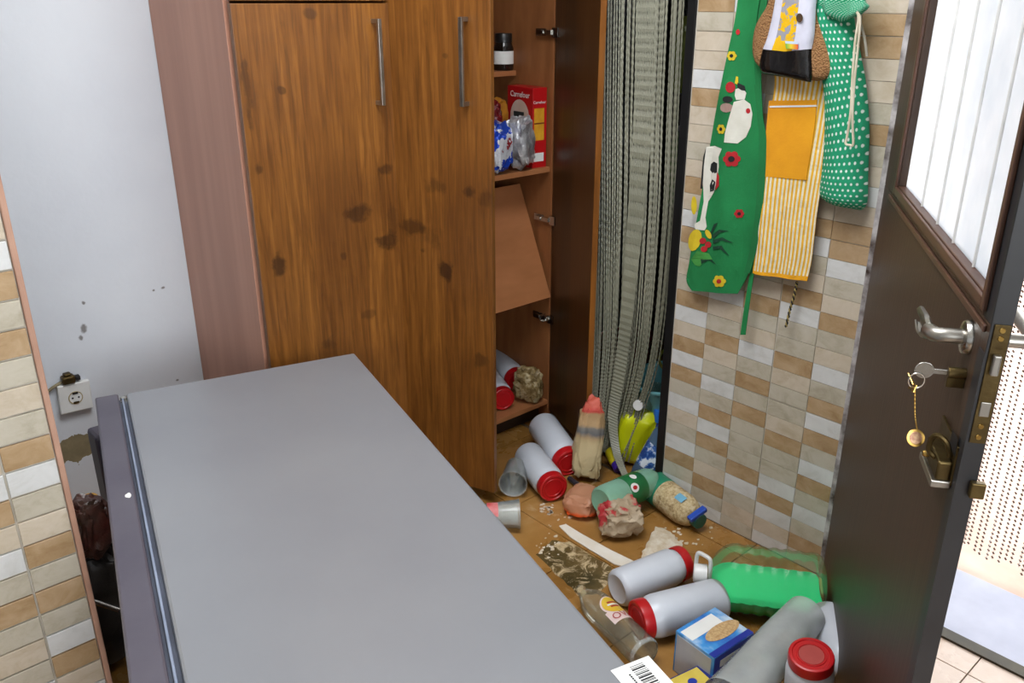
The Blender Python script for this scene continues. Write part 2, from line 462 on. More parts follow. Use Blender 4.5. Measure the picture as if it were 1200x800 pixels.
# tiled wall to the right
tw = struct(obj('wall_right', boxm((TX+0.001, HY+0.0, 0), (TX+0.30, TEND, 2.6)), M['grout']))
struct(obj('wall_right_lintel', boxm((TX+0.001, -2.4, 2.12), (TX+0.30, HY, 2.6)), M['plain_wall']))
struct(obj('wall_right_near', boxm((TX+0.001, -2.4, 0), (TX+0.30, -0.08, 2.12)), M['plain_wall']))
bounds = [TEND-0.004, 1.413, 1.293, 1.1755, 1.054, HY+0.012]
down = ['BGWCGWBGWG', 'WGBWBGCBGW', 'GBGGGBWGCG', 'GCBGGWBWCW', 'WBGWBGWGBG']
up = ['WBCWBGCGBWCBCGCCBWCCGBW', 'GCBGCWGCBGWCGBCGWCBGCWB', 'BGWCGBCGWCBGCWGBCGCWBGC', 'GCBGGWBCGWBCGCBWGCBGCWG', 'BGWCGBCGWBBCWCGBGCCBBCG']
cells = []
for ci in range(5):
    a1, a0 = bounds[ci], bounds[ci+1]
    g1 = 0.0012 if ci == 3 else 0.0; g0 = 0.0012 if ci == 2 else 0.0
    for r in range(10):
        z1 = 0.494-0.05*r; cells.append((a0+g0, a1-g1, max(z1-0.05, 0.001), z1-(0.0012 if r == 0 else 0), down[ci][r]))
    for r in range(23):
        z0 = 0.494+0.05*r; cells.append((a0+g0, a1-g1, z0+(0.0012 if r % 10 == 0 else 0), z0+0.05, up[ci][r]))
place_bricks(tw, cells, 0, 0, 'x', TX)

# tiled wall stub on the left with a mosaic of larger joints
LY = 1.75; LX = 0.338
lw_ = struct(obj('wall_left_stub', boxm((-2.4, LY+0.001, 0), (LX-0.006, LY+0.11, 2.6)), M['grout']))
pat = ['BWGBWGCGWBGCGBWGBCGWBG', 'GCBWGCBWGCBGWCGBWGCBGW', 'WGCBGWCGBWGCWBGCGWBGCB', 'GBWCGWBGCGBWGCBGWCGBWG']
lefts = [LX-0.008, 0.235, 0.123, 0.011, -0.101]
cells = []
col0 = 'WCBWGBGWCGBGBWGBGCWGBGWC'   # the edge column from z ~ .07 upward, filled below
edge_down = {0.598: 0}
rows0 = {}
z0 = 0.598-0.0568*10
names0 = ['G', 'W', 'C', 'B', 'W', 'G', 'B', 'G', 'B', 'C', 'G', 'W', 'B', 'G', 'C', 'G', 'B', 'G', 'B', 'W', 'C', 'G', 'B', 'W', 'G', 'C', 'B', 'W', 'G']
names1 = ['C', 'B', 'W', 'G', 'C', 'G', 'B', 'G', 'W', 'C', 'B', 'W', 'C', 'G', 'B', 'C', 'W', 'G', 'B', 'C', 'G', 'W', 'B', 'G', 'C', 'W', 'G', 'B', 'C']
for r in range(29):
    for ci in range(4):
        cl = names0[r] if ci == 0 else names1[r] if ci == 1 else random.choice('WGCBGC')
        zz = 0.03+r*0.0568
        if ci % 2: zz -= 0.026 if False else 0.0
        cells.append((lefts[ci+1]+0.0022, lefts[ci]-0.0022, zz+0.0022, zz+0.0568-0.0022, cl))
place_bricks(lw_, cells, 0, 0, 'y', LY, 0.005, 0.0)
struct(obj('trim_1', boxm((LX-0.008, LY-0.008, 0), (LX+0.004, LY+0.112, 2.6)), M['trim'], bevel=0.003))

# pantry beyond the curtain
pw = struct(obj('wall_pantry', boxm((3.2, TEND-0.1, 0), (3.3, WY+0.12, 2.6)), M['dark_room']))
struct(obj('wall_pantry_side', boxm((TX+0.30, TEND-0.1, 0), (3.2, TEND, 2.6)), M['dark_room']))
struct(obj('trim_2', boxm((TX-0.004, TEND, 0), (TX+0.30, TEND+0.03, 2.6)), M['black_frame'], bevel=0.002))

# ------------------------------------------------------------------ doorway: threshold, sill, ground outside
struct(obj('trim_3', boxm((TX-0.004, -0.08, -0.01), (TX+0.036, HY-0.005, 0.006)), pmat('threshold_bar', (66, 58, 42), (44, 38, 28), 14, 0.45, 0.5), bevel=0.001))
struct(obj('floor_sill', boxm((TX+0.036, -0.08, -0.1), (TX+0.335, HY-0.005, -0.001)), M['sill'], bevel=0.003))
struct(obj('floor_outside', boxm((TX+0.335, -5, -0.13), (9, 8, -0.02)), M['ext_ground']))
fr = struct(obj('trim_4', boxm((TX-0.012, HY-0.004, 0), (TX+0.06, HY+0.014, 2.12)), pmat('door_frame_worn', (58, 42, 34), (205, 200, 200), 22, 0.45, detail=10), bevel=0.002))

# ------------------------------------------------------------------ fridge lying on its side
FT = 0.62
fB = Vector((1.197, 2.017, 0)); ang = atan2(-0.966, -0.262)
ex = Vector((cos(ang), sin(ang), 0)); ew = Vector((ex.y, -ex.x, 0))
# local frame: x along the length (towards the camera), y towards the door, z up
if ew.dot(Vector((-1, 0, 0))) < 0: ew = -ew
fr_q = Matrix(((ex.x, ew.x, 0), (ex.y, ew.y, 0), (0, 0, 1)))
flip = fr_q.determinant() < 0
fridge = thing('refrigerator', 'toppled silver-grey refrigerator lying on its side across the room', 'refrigerator', fB, None)
sgn = -1.0 if flip else 1.0
fridge.rotation_euler = (0, 0, ang)   # local +y is 90 deg left of x; the door lies on local sgn*y
def FB(lo, hi):
    a = (lo[0], min(sgn*lo[1], sgn*hi[1]), lo[2]); b = (hi[0], max(sgn*lo[1], sgn*hi[1]), hi[2]); return boxm(a, b)
FD = 0.615; FL = 1.80
obj('body', FB((0, 0, 0.004), (FL, FD, FT)), M['fridge'], fridge, bevel=0.006)
obj('gasket', FB((0.012, FD, 0.014), (FL-0.01, FD+0.008, FT-0.012)), M['gasket'], fridge)
obj('gasket', FB((0.012, FD+0.008, 0.014), (FL-0.01, FD+0.013, FT-0.004)), M['gasket_light'], fridge, bevel=0.002)
obj('gasket', FB((0.012, FD+0.013, 0.014), (FL-0.01, FD+0.019, FT-0.012)), M['gasket'], fridge)
fd = obj('fridge_door', FB((-0.004, FD+0.019, 0.002), (FL, FD+0.074, FT+0.002)), M['fridge_door'], fridge, bevel=0.005)
bm = bmesh.new(); lathe(bm, [(0, 0), (0.010, 0), (0.010, 0.006), (0.004, 0.008), (0, 0.008)], 12, Matrix.Translation((0.014, sgn*(FD+0.006), FT-0.010)))
box(bm, (0.002, min(sgn*(FD-0.004), sgn*(FD+0.016)), FT-0.016), (0.03, max(sgn*(FD-0.004), sgn*(FD+0.016)), FT-0.008))
obj('hinge', bm, M['chrome'], fridge)
bm = bmesh.new(); prism(bm, [(0.010*cos(t)*(1+.25*sin(3*t)), 0.006*sin(t)) for t in [i*2*pi/12 for i in range(12)]], 0.0006, Matrix.Translation((0.545, sgn*(FD+0.034), FT+0.0022)))
obj('paint_chip', bm, M['white_print'], fridge)
# barcode sticker near the far right edge
lab = obj('barcode_label', boxm((-0.05, -0.035, 0), (0.05, 0.035, 0.0006)), M['white_print'], fridge)
q = pz(751, 792, FT) ; loc = fridge.matrix_basis
pl = Matrix.Rotation(-ang, 4, 'Z') @ (Vector((q.x, q.y, 0))-fB)
lab.location = (pl.x+0.02, pl.y, FT+0.0004); 
bm = bmesh.new(); x = -0.042; random.seed(3)
while x < 0.038:
    wd = random.choice((0.001, 0.001, 0.002, 0.003)); box(bm, (x, 0.006*-sgn-0.012, 0.0006), (x+wd, 0.006*-sgn+0.012, 0.0009)); x += wd+random.choice((0.001, 0.0015, 0.0025))
obj('barcode', bm, M['black_print'], lab)
bm = bmesh.new()
for i in range(14): box(bm, (-0.03+i*0.0042, sgn*0.014-0.0015, 0.0006), (-0.03+i*0.0042+0.003, sgn*0.014+0.0015, 0.0009))
obj('barcode_digits', bm, M['black_print'], lab)

# ------------------------------------------------------------------ wardrobe
CY = 2.194; CX0 = 1.008; CXD = 1.495; CX1 = 2.185
wd = thing('wardrobe', 'tall brown pine wardrobe with two of its three doors open', 'wardrobe', (CX0, CY, 0))
W_ = CX1-CX0; D_ = WY-CY-0.004
obj('side_panel', boxm((0, 0.018, 0), (0.018, D_, 2.2)), M['pink_side'], wd, bevel=0.001)['label'] = 'pinkish-brown laminate side panel'
obj('side_panel', boxm((W_-0.018, 0, 0), (W_, D_, 2.2)), M['carcass'], wd, bevel=0.001)
obj('divider', boxm((CXD-CX0-0.009, 0.01, 0.09), (CXD-CX0+0.009, D_-0.006, 2.2)), M['carcass'], wd)
obj('back_panel', boxm((0.018, D_-0.006, 0.05), (W_-0.018, D_, 2.2)), M['carcass'], wd)
obj('bottom_board', boxm((0.018, 0.0, 0.075), (W_-0.018, D_-0.006, 0.093)), M['shelf_board'], wd, bevel=0.001)
obj('top_board', boxm((0.0, 0.0, 2.2), (W_, D_, 2.218)), M['carcass'], wd)
obj('plinth', boxm((0.018, 0.05, 0), (W_-0.018, 0.066, 0.075)), M['dark_brown'], wd)
xs = CXD-CX0+0.01
S2 = 1.018   # shelf with the box
obj('shelf', boxm((xs, 0.008, S2-0.018), (W_-0.019, D_-0.008, S2)), M['shelf_board'], wd, bevel=0.001)
S1 = 1.340
obj('shelf', boxm((xs, 0.19, S1-0.018), (W_-0.019, D_-0.008, S1)), M['shelf_board'], wd, bevel=0.001)
# shelf fallen off its pins, front edge dropped
a = Vector((0, -0.02, 0.534)); b = Vector((0, 0.145, 0.915)); dv = (b-a); Ls = 0.44; dn = dv.normalized()
mt = Matrix.Translation((xs+0.02, a.y, a.z)) @ Matrix.Rotation(atan2(dn.z, dn.y), 4, 'X')
o = obj('shelf', boxm((0, 0, -0.016), (W_-0.03-xs-0.02, Ls, 0)), M['shelf_board'], wd, bevel=0.001); o.matrix_local = mt
o['label'] = 'fallen shelf board tilted with its front edge down'
# doors
def bar_handle(parent, x, z0, z1, yf):
    bm = bmesh.new(); box(bm, (x-0.006, yf-0.036, z0), (x+0.006, yf-0.026, z1)); box(bm, (x-0.006, yf-0.028, z0), (x+0.006, yf, z0+0.012)); box(bm, (x-0.006, yf-0.028, z1-0.012), (x+0.006, yf, z1))
    obj('handle', bm, M['steel'], parent, bevel=0.0012)
d1 = obj('door', boxm((0, -0.019, 0.06), (CXD-CX0-0.006, -0.001, 1.566)), M['wood_1'], wd, bevel=0.0015); d1.location = (0.002, 0, 0)
h1a = py(443, 22, CY-0.05); h1b = py(445, 124, CY-0.05)
bar_handle(d1, h1a.x-CX0, h1b.z, h1a.z, -0.019)
obj('upper_door', boxm((0.002, -0.019, 1.572), (CXD-CX0-0.004, -0.001, 2.198)), M['wood_1'], wd, bevel=0.0015)
d2 = obj('door', boxm((0, -0.019, 0.05), (0.347, 0, 2.196)), [M['wood_2']], wd, bevel=0.0015)
d2.location = (CXD-CX0+0.001, 0, 0); d2.rotation_euler = (0, 0, atan2(1.867-CY, 1.615-CXD))
bar_handle(d2, 0.272, py(546, 126, 1.9).z-0.0, py(543, 20, 1.9).z, -0.019)
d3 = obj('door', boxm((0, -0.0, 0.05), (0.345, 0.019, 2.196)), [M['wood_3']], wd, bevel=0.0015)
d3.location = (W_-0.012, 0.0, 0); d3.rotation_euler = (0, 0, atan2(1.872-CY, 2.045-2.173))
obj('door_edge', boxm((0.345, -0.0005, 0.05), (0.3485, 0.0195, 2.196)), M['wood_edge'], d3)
for z in (1.473, 0.826, 0.44):
    h = bmesh.new(); box(h, (W_-0.022, 0.035, z-0.012), (W_-0.019, 0.085, z+0.012)); box(h, (W_-0.036, -0.002, z-0.008), (W_-0.022, 0.07, z+0.008))
    box(h, (W_-0.03, -0.03, z-0.016), (W_-0.016, -0.002, z+0.016))
    lathe(h, [(0, 0), (0.007, 0), (0.007, 0.006), (0, 0.006)], 10, Matrix.Translation((W_-0.034, 0.04, z)) @ Matrix.Rotation(-pi/2, 4, 'Y'))
    obj('hinge', h, M['chrome'], wd, bevel=0.001)

def objw(name, bm, mat, parent=None, **kw):
    """mesh given in room coordinates, parented to a placed Empty (or given its own origin)"""
    if parent is not None:
        bmesh.ops.transform(bm, matrix=parent.matrix_basis.inverted(), verts=bm.verts)
        return obj(name, bm, mat, parent, **kw)
    c = Vector((0, 0, 0))
    for v in bm.verts: c += v.co
    c /= len(bm.verts); c.z = min(v.co.z for v in bm.verts)
    bmesh.ops.translate(bm, vec=-c, verts=bm.verts)
    o = obj(name, bm, mat, None, **kw); o.location = c
    return o

# ------------------------------------------------------------------ jars with red lids
JAR_H = 0.222
def jar_meshes():
    R = 0.0495
    prof = [(0, 0.004), (0.030, 0.004), (0.038, 0.0), (0.045, 0.003), (R, 0.012), (R, 0.172), (0.0475, 0.184), (0.043, 0.192), (0.0415, 0.196), (0.0415, 0.216), (0.038, 0.216), (0.038, 0.20), (0, 0.20)]
    b = lathem(prof, 40)
    body = bpy.data.meshes.new('jar_body'); bmesh.ops.recalc_face_normals(b, faces=b.faces); b.to_mesh(body); b.free()
    body.materials.append(M['milky']); body.polygons.foreach_set('use_smooth', [True]*len(body.polygons))
    lid = lathem([(0.0435, 0.195), (0.0462, 0.196), (0.0468, 0.20), (0.0466, 0.216), (0.0450, 0.2205), (0.0425, 0.222), (0.039, 0.222), (0.037, 0.2195), (0.031, 0.2195), (0.030, 0.2212), (0.027, 0.2212), (0.026, 0.2195), (0, 0.2195)], 64, ridge=({2, 3}, -0.018))
    lm = bpy.data.meshes.new('jar_lid'); bmesh.ops.recalc_face_normals(lid, faces=lid.faces); lid.to_mesh(lm); lid.free()
    lm.materials.append(M['red_lid']); lm.polygons.foreach_set('use_smooth', [True]*len(lm.polygons))
    try: lm.set_sharp_from_angle(angle=radians(35)); body.set_sharp_from_angle(angle=radians(45))
    except Exception: pass
    return body, lm
JB, JL = jar_meshes()
def jar(label, lid_pt, base_pt, scale=1.0, roll=0.0):
    lid_pt, base_pt = Vector(lid_pt), Vector(base_pt); d = (lid_pt-base_pt).normalized()
    t = thing('plastic_jar', label, 'jar', lid_pt-d*JAR_H*scale, along(base_pt, lid_pt, roll), 'white plastic jars with red screw lids')
    t.scale = (scale,)*3
    for nm, me in (('body', JB), ('lid', JL)):
        o = bpy.data.objects.new(nm, me); COL.objects.link(o); o.parent = t
    return t
jar('white jar with red lid leaning from the wardrobe base against a flour bag', pz(667, 543, 0.052), pz(630, 490, 0.085), 1.18)
jar('white jar with its round red lid facing out, on the floor before the wardrobe', pz(649, 572, 0.056), pz(616, 530, 0.056), 1.1)
jar('white red-lidded jar lying inside the wardrobe bottom, the upper of two', pz(606, 445, 0.147), pz(588, 425, 0.165))
jar('red-lidded jar half hidden by the wardrobe door, the lower of two inside', pz(590, 468, 0.143), pz(574, 447, 0.147))
jar('white jar lying beside the flour spill, red lid pointing at the green jug', pz(801, 658, 0.055), pz(716, 693, 0.051), 1.08)
jar('white jar lying in front, red lid pointing towards the fridge', pz(746, 727, 0.06), pz(842, 702, 0.06), 1.16)
g = jar('upright white jar with a dusty red lid at the bottom of the picture', pz(951, 766, 0.236), pz(943, 850, 0.0)+Vector((0.0, 0.0, 0)), 1.06)
bm = lathem([(0, 0.2198), (0.0255, 0.2198), (0.0255, 0.2204), (0, 0.2206)], 32); obj('lid_dust', bm, M['red_dusty'], g)

# ------------------------------------------------------------------ big clear jug with green liquid
def jug():
    a = pz(824, 672, 0.096); b = pz(964, 690, 0.096); a.z = b.z = 0.096
    d = (b-a).normalized(); L = 0.300
    a = b-d*L
    # local z from base (right) to neck (left)
    t = thing('water_jug', 'large clear jug lying on its side half filled with bright green liquid', 'jug', b, along(b, a))
    R = 0.094
    prof = [(0, 0.004), (0.07, 0.0), (0.086, 0.006), (R, 0.02)]
    for i in range(6):
        z = 0.035+i*0.033; prof += [(R, z), (R*0.965, z+0.010), (R*0.965, z+0.014), (R, z+0.024)]
    prof += [(R*0.99, 0.242), (R*0.9, 0.262), (R*0.66, 0.285), (0.027, 0.300), (0.024, 0.304), (0.024, 0.322)]
    obj('shell', lathem(prof, 40), M['clear_jug'], t, smooth=True)
    liq = bmesh.new(); lathe(liq, [(0, 0.006)]+[(r*0.975, z+0.001) for r, z in prof[1:-3]]+[(0.026, 0.298), (0, 0.30)], 40)
    bmesh.ops.transform(liq, matrix=t.matrix_basis, verts=liq.verts)
    r_ = bmesh.ops.bisect_plane(liq, geom=list(liq.verts)+list(liq.edges)+list(liq.faces), plane_co=(0, 0, 0.082), plane_no=(0, 0, 1), clear_outer=True)
    bmesh.ops.holes_fill(liq, edges=[e for e in liq.edges if e.is_boundary])
    objw('liquid', liq, M['green_liquid'], t, smooth=True)
    obj('cap', lathem([(0.0, 0.342), (0.024, 0.342), (0.026, 0.338), (0.027, 0.31), (0.027, 0.306), (0.022, 0.306)], 28), M['white_plastic'], t, smooth=True)
    # carrying handle: a white loop off the neck ring, standing upright
    up = t.matrix_basis.to_3x3().inverted() @ Vector((0, 0, 1)); up.z = 0; up.normalize(); sd = Vector((0, 0, 1)).cross(up)
    c = Vector((0, 0, 0.318)); sd = (Vector((0, 0, 1))*0.8+sd*0.6).normalized()
    pts = [c+up*h_+sd*s_ for h_, s_ in ((-0.030, -0.024), (0.03, -0.024), (0.052, -0.022), (0.060, -0.014), (0.060, 0.014), (0.052, 0.022), (0.03, 0.024), (-0.030, 0.024))]
    obj('carry_handle', tubem(spline(pts, 36), 0.0058, 8), M['white_plastic'], t, smooth=True)
jug()

# ------------------------------------------------------------------ other bottles
def bottle(name, label, cat, base, top, parts, group=None, roll=0.0, scale=1.0):
    base, top = Vector(base), Vector(top)
    t = thing(name, label, cat, base, along(base, top, roll), group); t.scale = (scale,)*3
    for nm, prof, mat, seg, ridge in parts:
        obj(nm, lathem(prof, seg, ridge), mat, t, smooth=True)
    return t
def pet_profile(R, H, neck=0.014, shoulder=0.28, waist=None):
    z1 = H*(1-shoulder)
    p = [(0, 0.006), (R*0.55, 0.002), (R*0.8, 0.0), (R*0.95, 0.006), (R, 0.02)]
    if waist: p += [(R, z1*0.42), (R*waist, z1*0.5), (R*waist, z1*0.56), (R, z1*0.64)]
    p += [(R, z1), (R*0.93, z1+(H-z1)*0.25), (R*0.7, z1+(H-z1)*0.52), (R*0.42, z1+(H-z1)*0.74), (neck, z1+(H-z1)*0.84), (neck, H)]
    return p
def cap_profile(r, z0, h):
    return [(r*0.8, z0), (r, z0), (r*1.02, z0+0.001), (r, z0+h*0.9), (r*0.9, z0+h), (0, z0+h)]

# pale green soda bottle, base to the viewer
R = 0.050
base = pz(704, 588, 0.098); top = pz(770, 560, 0.075)
gb = bottle('soda_bottle', 'pale green soft-drink bottle with a dark green label, base facing out', 'bottle', base, top,
    [('shell', pet_profile(R, 0.30), M['green_pet'], 32, None),
     ('label', [(R+0.0006, 0.095), (R+0.0012, 0.096), (R+0.0012, 0.178), (R+0.0006, 0.179)], pmat('green_label', (24, 116, 62), (14, 90, 46), 9, 0.4), 32, None),
     ('cap', cap_profile(0.0155, 0.284, 0.02), pmat('green_cap', (40, 150, 120), (28, 130, 100), 10, 0.4), 24, ({2, 3}, -0.03))])
up = gb.matrix_basis.to_3x3().inverted() @ Vector((-0.3, -0.55, 0.8)); a0 = atan2(up.y, up.x)
for (da, z, ra, rz, mt_) in ((0.25, 0.115, 0.30, 0.018, M['white_print']), (0.25, 0.115, 0.13, 0.010, M['red_lid']), (-0.5, 0.140, 0.24, 0.012, M['white_print'])):
    b = bmesh.new(); rr = R+0.0018+(0.0008 if mt_ is M['red_lid'] else 0)
    ring = [b.verts.new((rr*cos(a0+da+ra*cos(t)), rr*sin(a0+da+ra*cos(t)), z+rz*sin(t))) for t in [i*2*pi/20 for i in range(20)]]
    cc = b.verts.new((rr*cos(a0+da), rr*sin(a0+da), z))
    for i in range(20): b.faces.new((cc, ring[i], ring[(i+1) % 20]))
    obj('emblem', b, mt_, gb)

# bottle caked with grains, blue flip cap to the right
def oats():
    base = pz(772, 574, 0.055); top = pz(822, 612, 0.045)
    k = NT('grain_caked_plastic'); v = k.coord('Object')
    k.base(k.ramp(k.noise(v, 70, 5, 0.7), [(0.3, (132, 104, 66)), (0.5, (196, 174, 130)), (0.7, (222, 208, 176))])); k.set(Roughness=0.8); k.bump(k.noise(v, 120, 4), 0.5)
    R = 0.052
    t = bottle('detergent_bottle', 'bottle caked with pale grains, blue pour cap against the tiled wall', 'bottle', base, top,
        [('body', [(0, 0.0), (0.046, 0.002), (R, 0.012), (R, 0.12), (0.047, 0.145), (0.036, 0.166), (0.022, 0.174), (0.016, 0.178), (0.016, 0.19)], k.m, 32, None),
         ('base_band', [(0.047, -0.03), (R+0.001, -0.026), (R+0.001, 0.03), (R, 0.031)], pmat('green_band', (42, 140, 106), (28, 116, 84), 8, 0.4), 32, None),
         ('neck_ring', cap_profile(0.026, 0.178, 0.026), pmat('teal_cap', (16, 104, 92), (10, 84, 74), 8, 0.4), 24, ({2, 3}, -0.04))])
    up = t.matrix_basis.to_3x3().inverted() @ Vector((-0.35, -0.4, 0.8)); a0 = atan2(up.y, up.x)
    b = bmesh.new(); pr = [[b.verts.new(((R+0.0015)*cos(a0-0.2+0.5*i/6), (R+0.0015)*sin(a0-0.2+0.5*i/6), z)) for i in range(7)] for z in (0.105, 0.14)]
    for i in range(6): b.faces.new((pr[0][i], pr[0][i+1], pr[1][i+1], pr[1][i]))
    obj('label', b, pmat('pale_blue_label', (128, 186, 210), (104, 166, 196), 12, 0.5), t)
    b = bmesh.new(); sdv = Vector((cos(a0), sin(a0), 0)); sx = Vector((-sin(a0), cos(a0), 0))
    mt_ = Matrix((( sx.x, sdv.x, 0, sdv.x*0.028), (sx.y, sdv.y, 0, sdv.y*0.028), (0, 0, 1, 0.192), (0, 0, 0, 1)))
    box(b, (-0.034, -0.008, -0.011), (0.034, 0.008, 0.011), mt_)
    obj('pour_lever', b, pmat('blue_cap', (44, 92, 196), (30, 70, 170), 8, 0.35), t, bevel=0.004)
oats()

# clear bottle with a bright printed label, squeezed beside the fridge
cb_base = pz(757, 767, 0.045); cb_top = pz(686, 697, 0.045)
R = 0.042
cb = bottle('clear_bottle', 'clear bottle with a yellow, white and red label lying along the fridge edge', 'bottle', cb_base, cb_top,
    [('shell', [(0, 0.008), (R*0.7, 0.003), (R*0.9, 0.0), (R, 0.008), (R, 0.21), (R*0.9, 0.235), (R*0.6, 0.26), (0.016, 0.275), (0.014, 0.28), (0.014, 0.30)], M['glass_bottle'], 36, None),
     ('base_ring', [(R*0.93, 0.001), (R+0.001, 0.006), (R+0.001, 0.012), (R*0.98, 0.013)], M['clear_thick'], 36, None)])
up = cb.matrix_basis.to_3x3().inverted() @ Vector((0.15, -0.55, 0.85)); a0 = atan2(up.y, up.x)
def bottle_patch(parent, nm, R, a0, a1, z0, z1, mat, n=10):
    b = bmesh.new(); rows = [[b.verts.new((R*cos(a0+(a1-a0)*i/n), R*sin(a0+(a1-a0)*i/n), z)) for i in range(n+1)] for z in (z0, z1)]
    for i in range(n): b.faces.new((rows[0][i], rows[0][i+1], rows[1][i+1], rows[1][i]))
    return obj(nm, b, mat, parent, smooth=True)
def bottle_disc(parent, nm, R, ac, zc, rad, mat, n=24):
    b = bmesh.new(); c = b.verts.new((R*cos(ac), R*sin(ac), zc))
    mid = [b.verts.new((R*cos(ac+rad*.5/R*cos(t)), R*sin(ac+rad*.5/R*cos(t)), zc+rad*.5*sin(t))) for t in [i*2*pi/n for i in range(n)]]
    rg = [b.verts.new((R*cos(ac+rad/R*cos(t)), R*sin(ac+rad/R*cos(t)), zc+rad*sin(t))) for t in [i*2*pi/n for i in range(n)]]
    for i in range(n):
        b.faces.new((c, mid[i], mid[(i+1) % n])); b.faces.new((mid[i], rg[i], rg[(i+1) % n], mid[(i+1) % n]))
    return obj(nm, b, mat, parent)
M['label_pink'] = pmat('label_pink_white', (226, 206, 200), (212, 188, 182), 12, 0.5)
M['label_yellow'] = pmat('label_yellow', (226, 192, 64), (206, 168, 44), 14, 0.5)
M['label_red'] = pmat('label_red', (176, 50, 46), (150, 36, 36), 14, 0.5)
lb = bottle_patch(cb, 'label', R+0.0006, a0-0.95, a0+0.95, 0.098, 0.142, M['label_pink'])
bottle_disc(lb, 'label_emblem', R+0.0009, a0, 0.158, 0.037, M['label_pink'])
bottle_disc(lb, 'label_emblem', R+0.0013, a0, 0.159, 0.032, M['label_yellow'])
for (zz, w_, mm) in ((0.168, 0.34, 'label_red'), (0.159, 0.44, 'white_print'), (0.151, 0.32, 'label_red')):
    bottle_patch(lb, 'label_stripe', R+0.0018, a0-w_, a0+w_, zz-0.0028, zz+0.0028, M[mm], 8)
def curved_text(body, size, mat, parent, R, ac, zc, sgn_a=1):
    o = text(body, size, mat, parent, Matrix.Identity(4), 0.0)
    for v in o.data.vertices:
        s_, h_ = v.co.x, v.co.y
        a = ac+sgn_a*s_/R
        v.co = Vector((R*cos(a), R*sin(a), zc-h_*sgn_a*-1))
    return o
curved_text('OVA', 0.032, M['label_red'], lb, R+0.002, a0, 0.115, 1)

# cloudy clear tumbler-like container over the blue box
ta = pz(945, 719, 0.100); tb = pz(862, 812, 0.10)
R = 0.056
bottle('plastic_container', 'tall cloudy clear container lying slanted beside the upright jar', 'container', ta, tb,
    [('shell', [(0, 0.004), (R*0.86, 0.0), (R*0.93, 0.004), (R*0.95, 0.02), (R*1.02, 0.16), (R*1.0, 0.165), (R*1.03, 0.18), (R*1.0, 0.19), (R*1.04, 0.21), (R*1.07, 0.40), (R*1.10, 0.404), (R*1.10, 0.410)], M['clear_tub'], 40, None)])
# white bottle with a blue cap at the foot of the door
wa = pz(966, 720, 0.058); wb = pz(994, 790, 0.056)
bottle('bleach_bottle', 'white bottle with a dark blue cap lying at the foot of the brown door', 'bottle', wa, wb,
    [('body', [(0, 0.004), (0.038, 0.0), (0.048, 0.005), (0.052, 0.018), (0.052, 0.150), (0.047, 0.175), (0.034, 0.196), (0.02, 0.206), (0.016, 0.210), (0.016, 0.22)], M['milky'], 36, None),
     ('cap', cap_profile(0.022, 0.210, 0.030), pmat('navy_cap', (34, 38, 132), (22, 26, 104), 8, 0.4), 24, ({2, 3}, -0.05))])
b = lathem([(0, 0), (0.018, 0), (0.019, 0.003), (0.019, 0.012), (0.016, 0.014), (0, 0.014)], 24)
o = obj('screw_stopper', b, M['red_lid'], None, smooth=True); o.location = pz(962, 706, 0.012); o.location.z = 0.0; tag(o, 'loose red bottle cap between the green jug and white bottle', 'stopper')

# clear deli cups by the fridge edge
for (cu, cv, bu, bv, zz, lab_, red) in ((601, 567, 606, 540, 0.055, 'clear plastic cup lying behind another beside the fridge', False), (608, 602, 583, 603, 0.05, 'clear plastic cup with a red print, mouth towards the muddy floor', True)):
    m_ = pz(cu, cv, zz); bb = pz(bu, bv, zz)
    t = bottle('plastic_cup', lab_, 'cup', bb, m_, [('shell', [(0, 0.002), (0.034, 0.0), (0.036, 0.004), (0.046, 0.118), (0.0485, 0.12), (0.0485, 0.124), (0.0455, 0.122), (0.0355, 0.006), (0, 0.005)], M['clear_thick'], 36, None)], 'clear plastic cups beside the fridge')
    off = (m_-bb).normalized()*0.122; t.location = m_-off
    if red:
        up = t.matrix_basis.to_3x3().inverted() @ Vector((-0.3, -0.3, 0.9)); a1_ = atan2(up.y, up.x)
        bottle_patch(t, 'print', 0.0405, a1_-0.7, a1_+0.7, 0.02, 0.055, pmat('red_cup_print', (206, 70, 72), (222, 150, 150), 30, 0.5))

# ------------------------------------------------------------------ cartons
def carton(name, label, cat, top4, h, mats, group=None):
    """four top corners in order, height down: top, side faces; edges slightly rounded"""
    pts = [Vector(p) for p in top4]
    c = sum(pts, Vector())/4; c.z -= h
    e1 = (pts[1]-pts[0]); L1 = e1.length; e1.normalize(); L2 = (pts[3]-pts[0]).length
    e2 = Vector((-e1.y, e1.x, 0))
    if e2.dot(pts[3]-pts[0]) < 0: L2 = -L2
    t = thing(name, label, cat, (pts[0].x, pts[0].y, pts[0].z-h), Quaternion((0, 0, 1), atan2(e1.y, e1.x)), group)
    obj('carton', boxm((0, min(0, L2), 0), (L1, max(0, L2), h)), mats, t, bevel=0.002)
    return t, L1, L2
k = NT('blue_white_carton_print'); v = k.coord('Object'); k.base(k.ramp(k.noise(v, 9, 4), [(0.35, (30, 84, 178)), (0.5, (66, 146, 210)), (0.62, (188, 208, 226))])); k.set(Roughness=0.4)
M['carton_blue'] = pmat('carton_blue', (34, 56, 160), (24, 42, 136), 8, 0.4)
A, B_, C_, D0 = pz(792, 738, .125), pz(837, 771, .125), pz(896, 735, .125), pz(852, 723, .125)
t, L1, L2 = carton('food_carton', 'blue and white food carton with a picture of grains on top', 'carton', (A, B_, C_, D0), 0.125, k.m)
s2 = 1 if L2 > 0 else -1
yy = lambda f: f*abs(L2)*s2
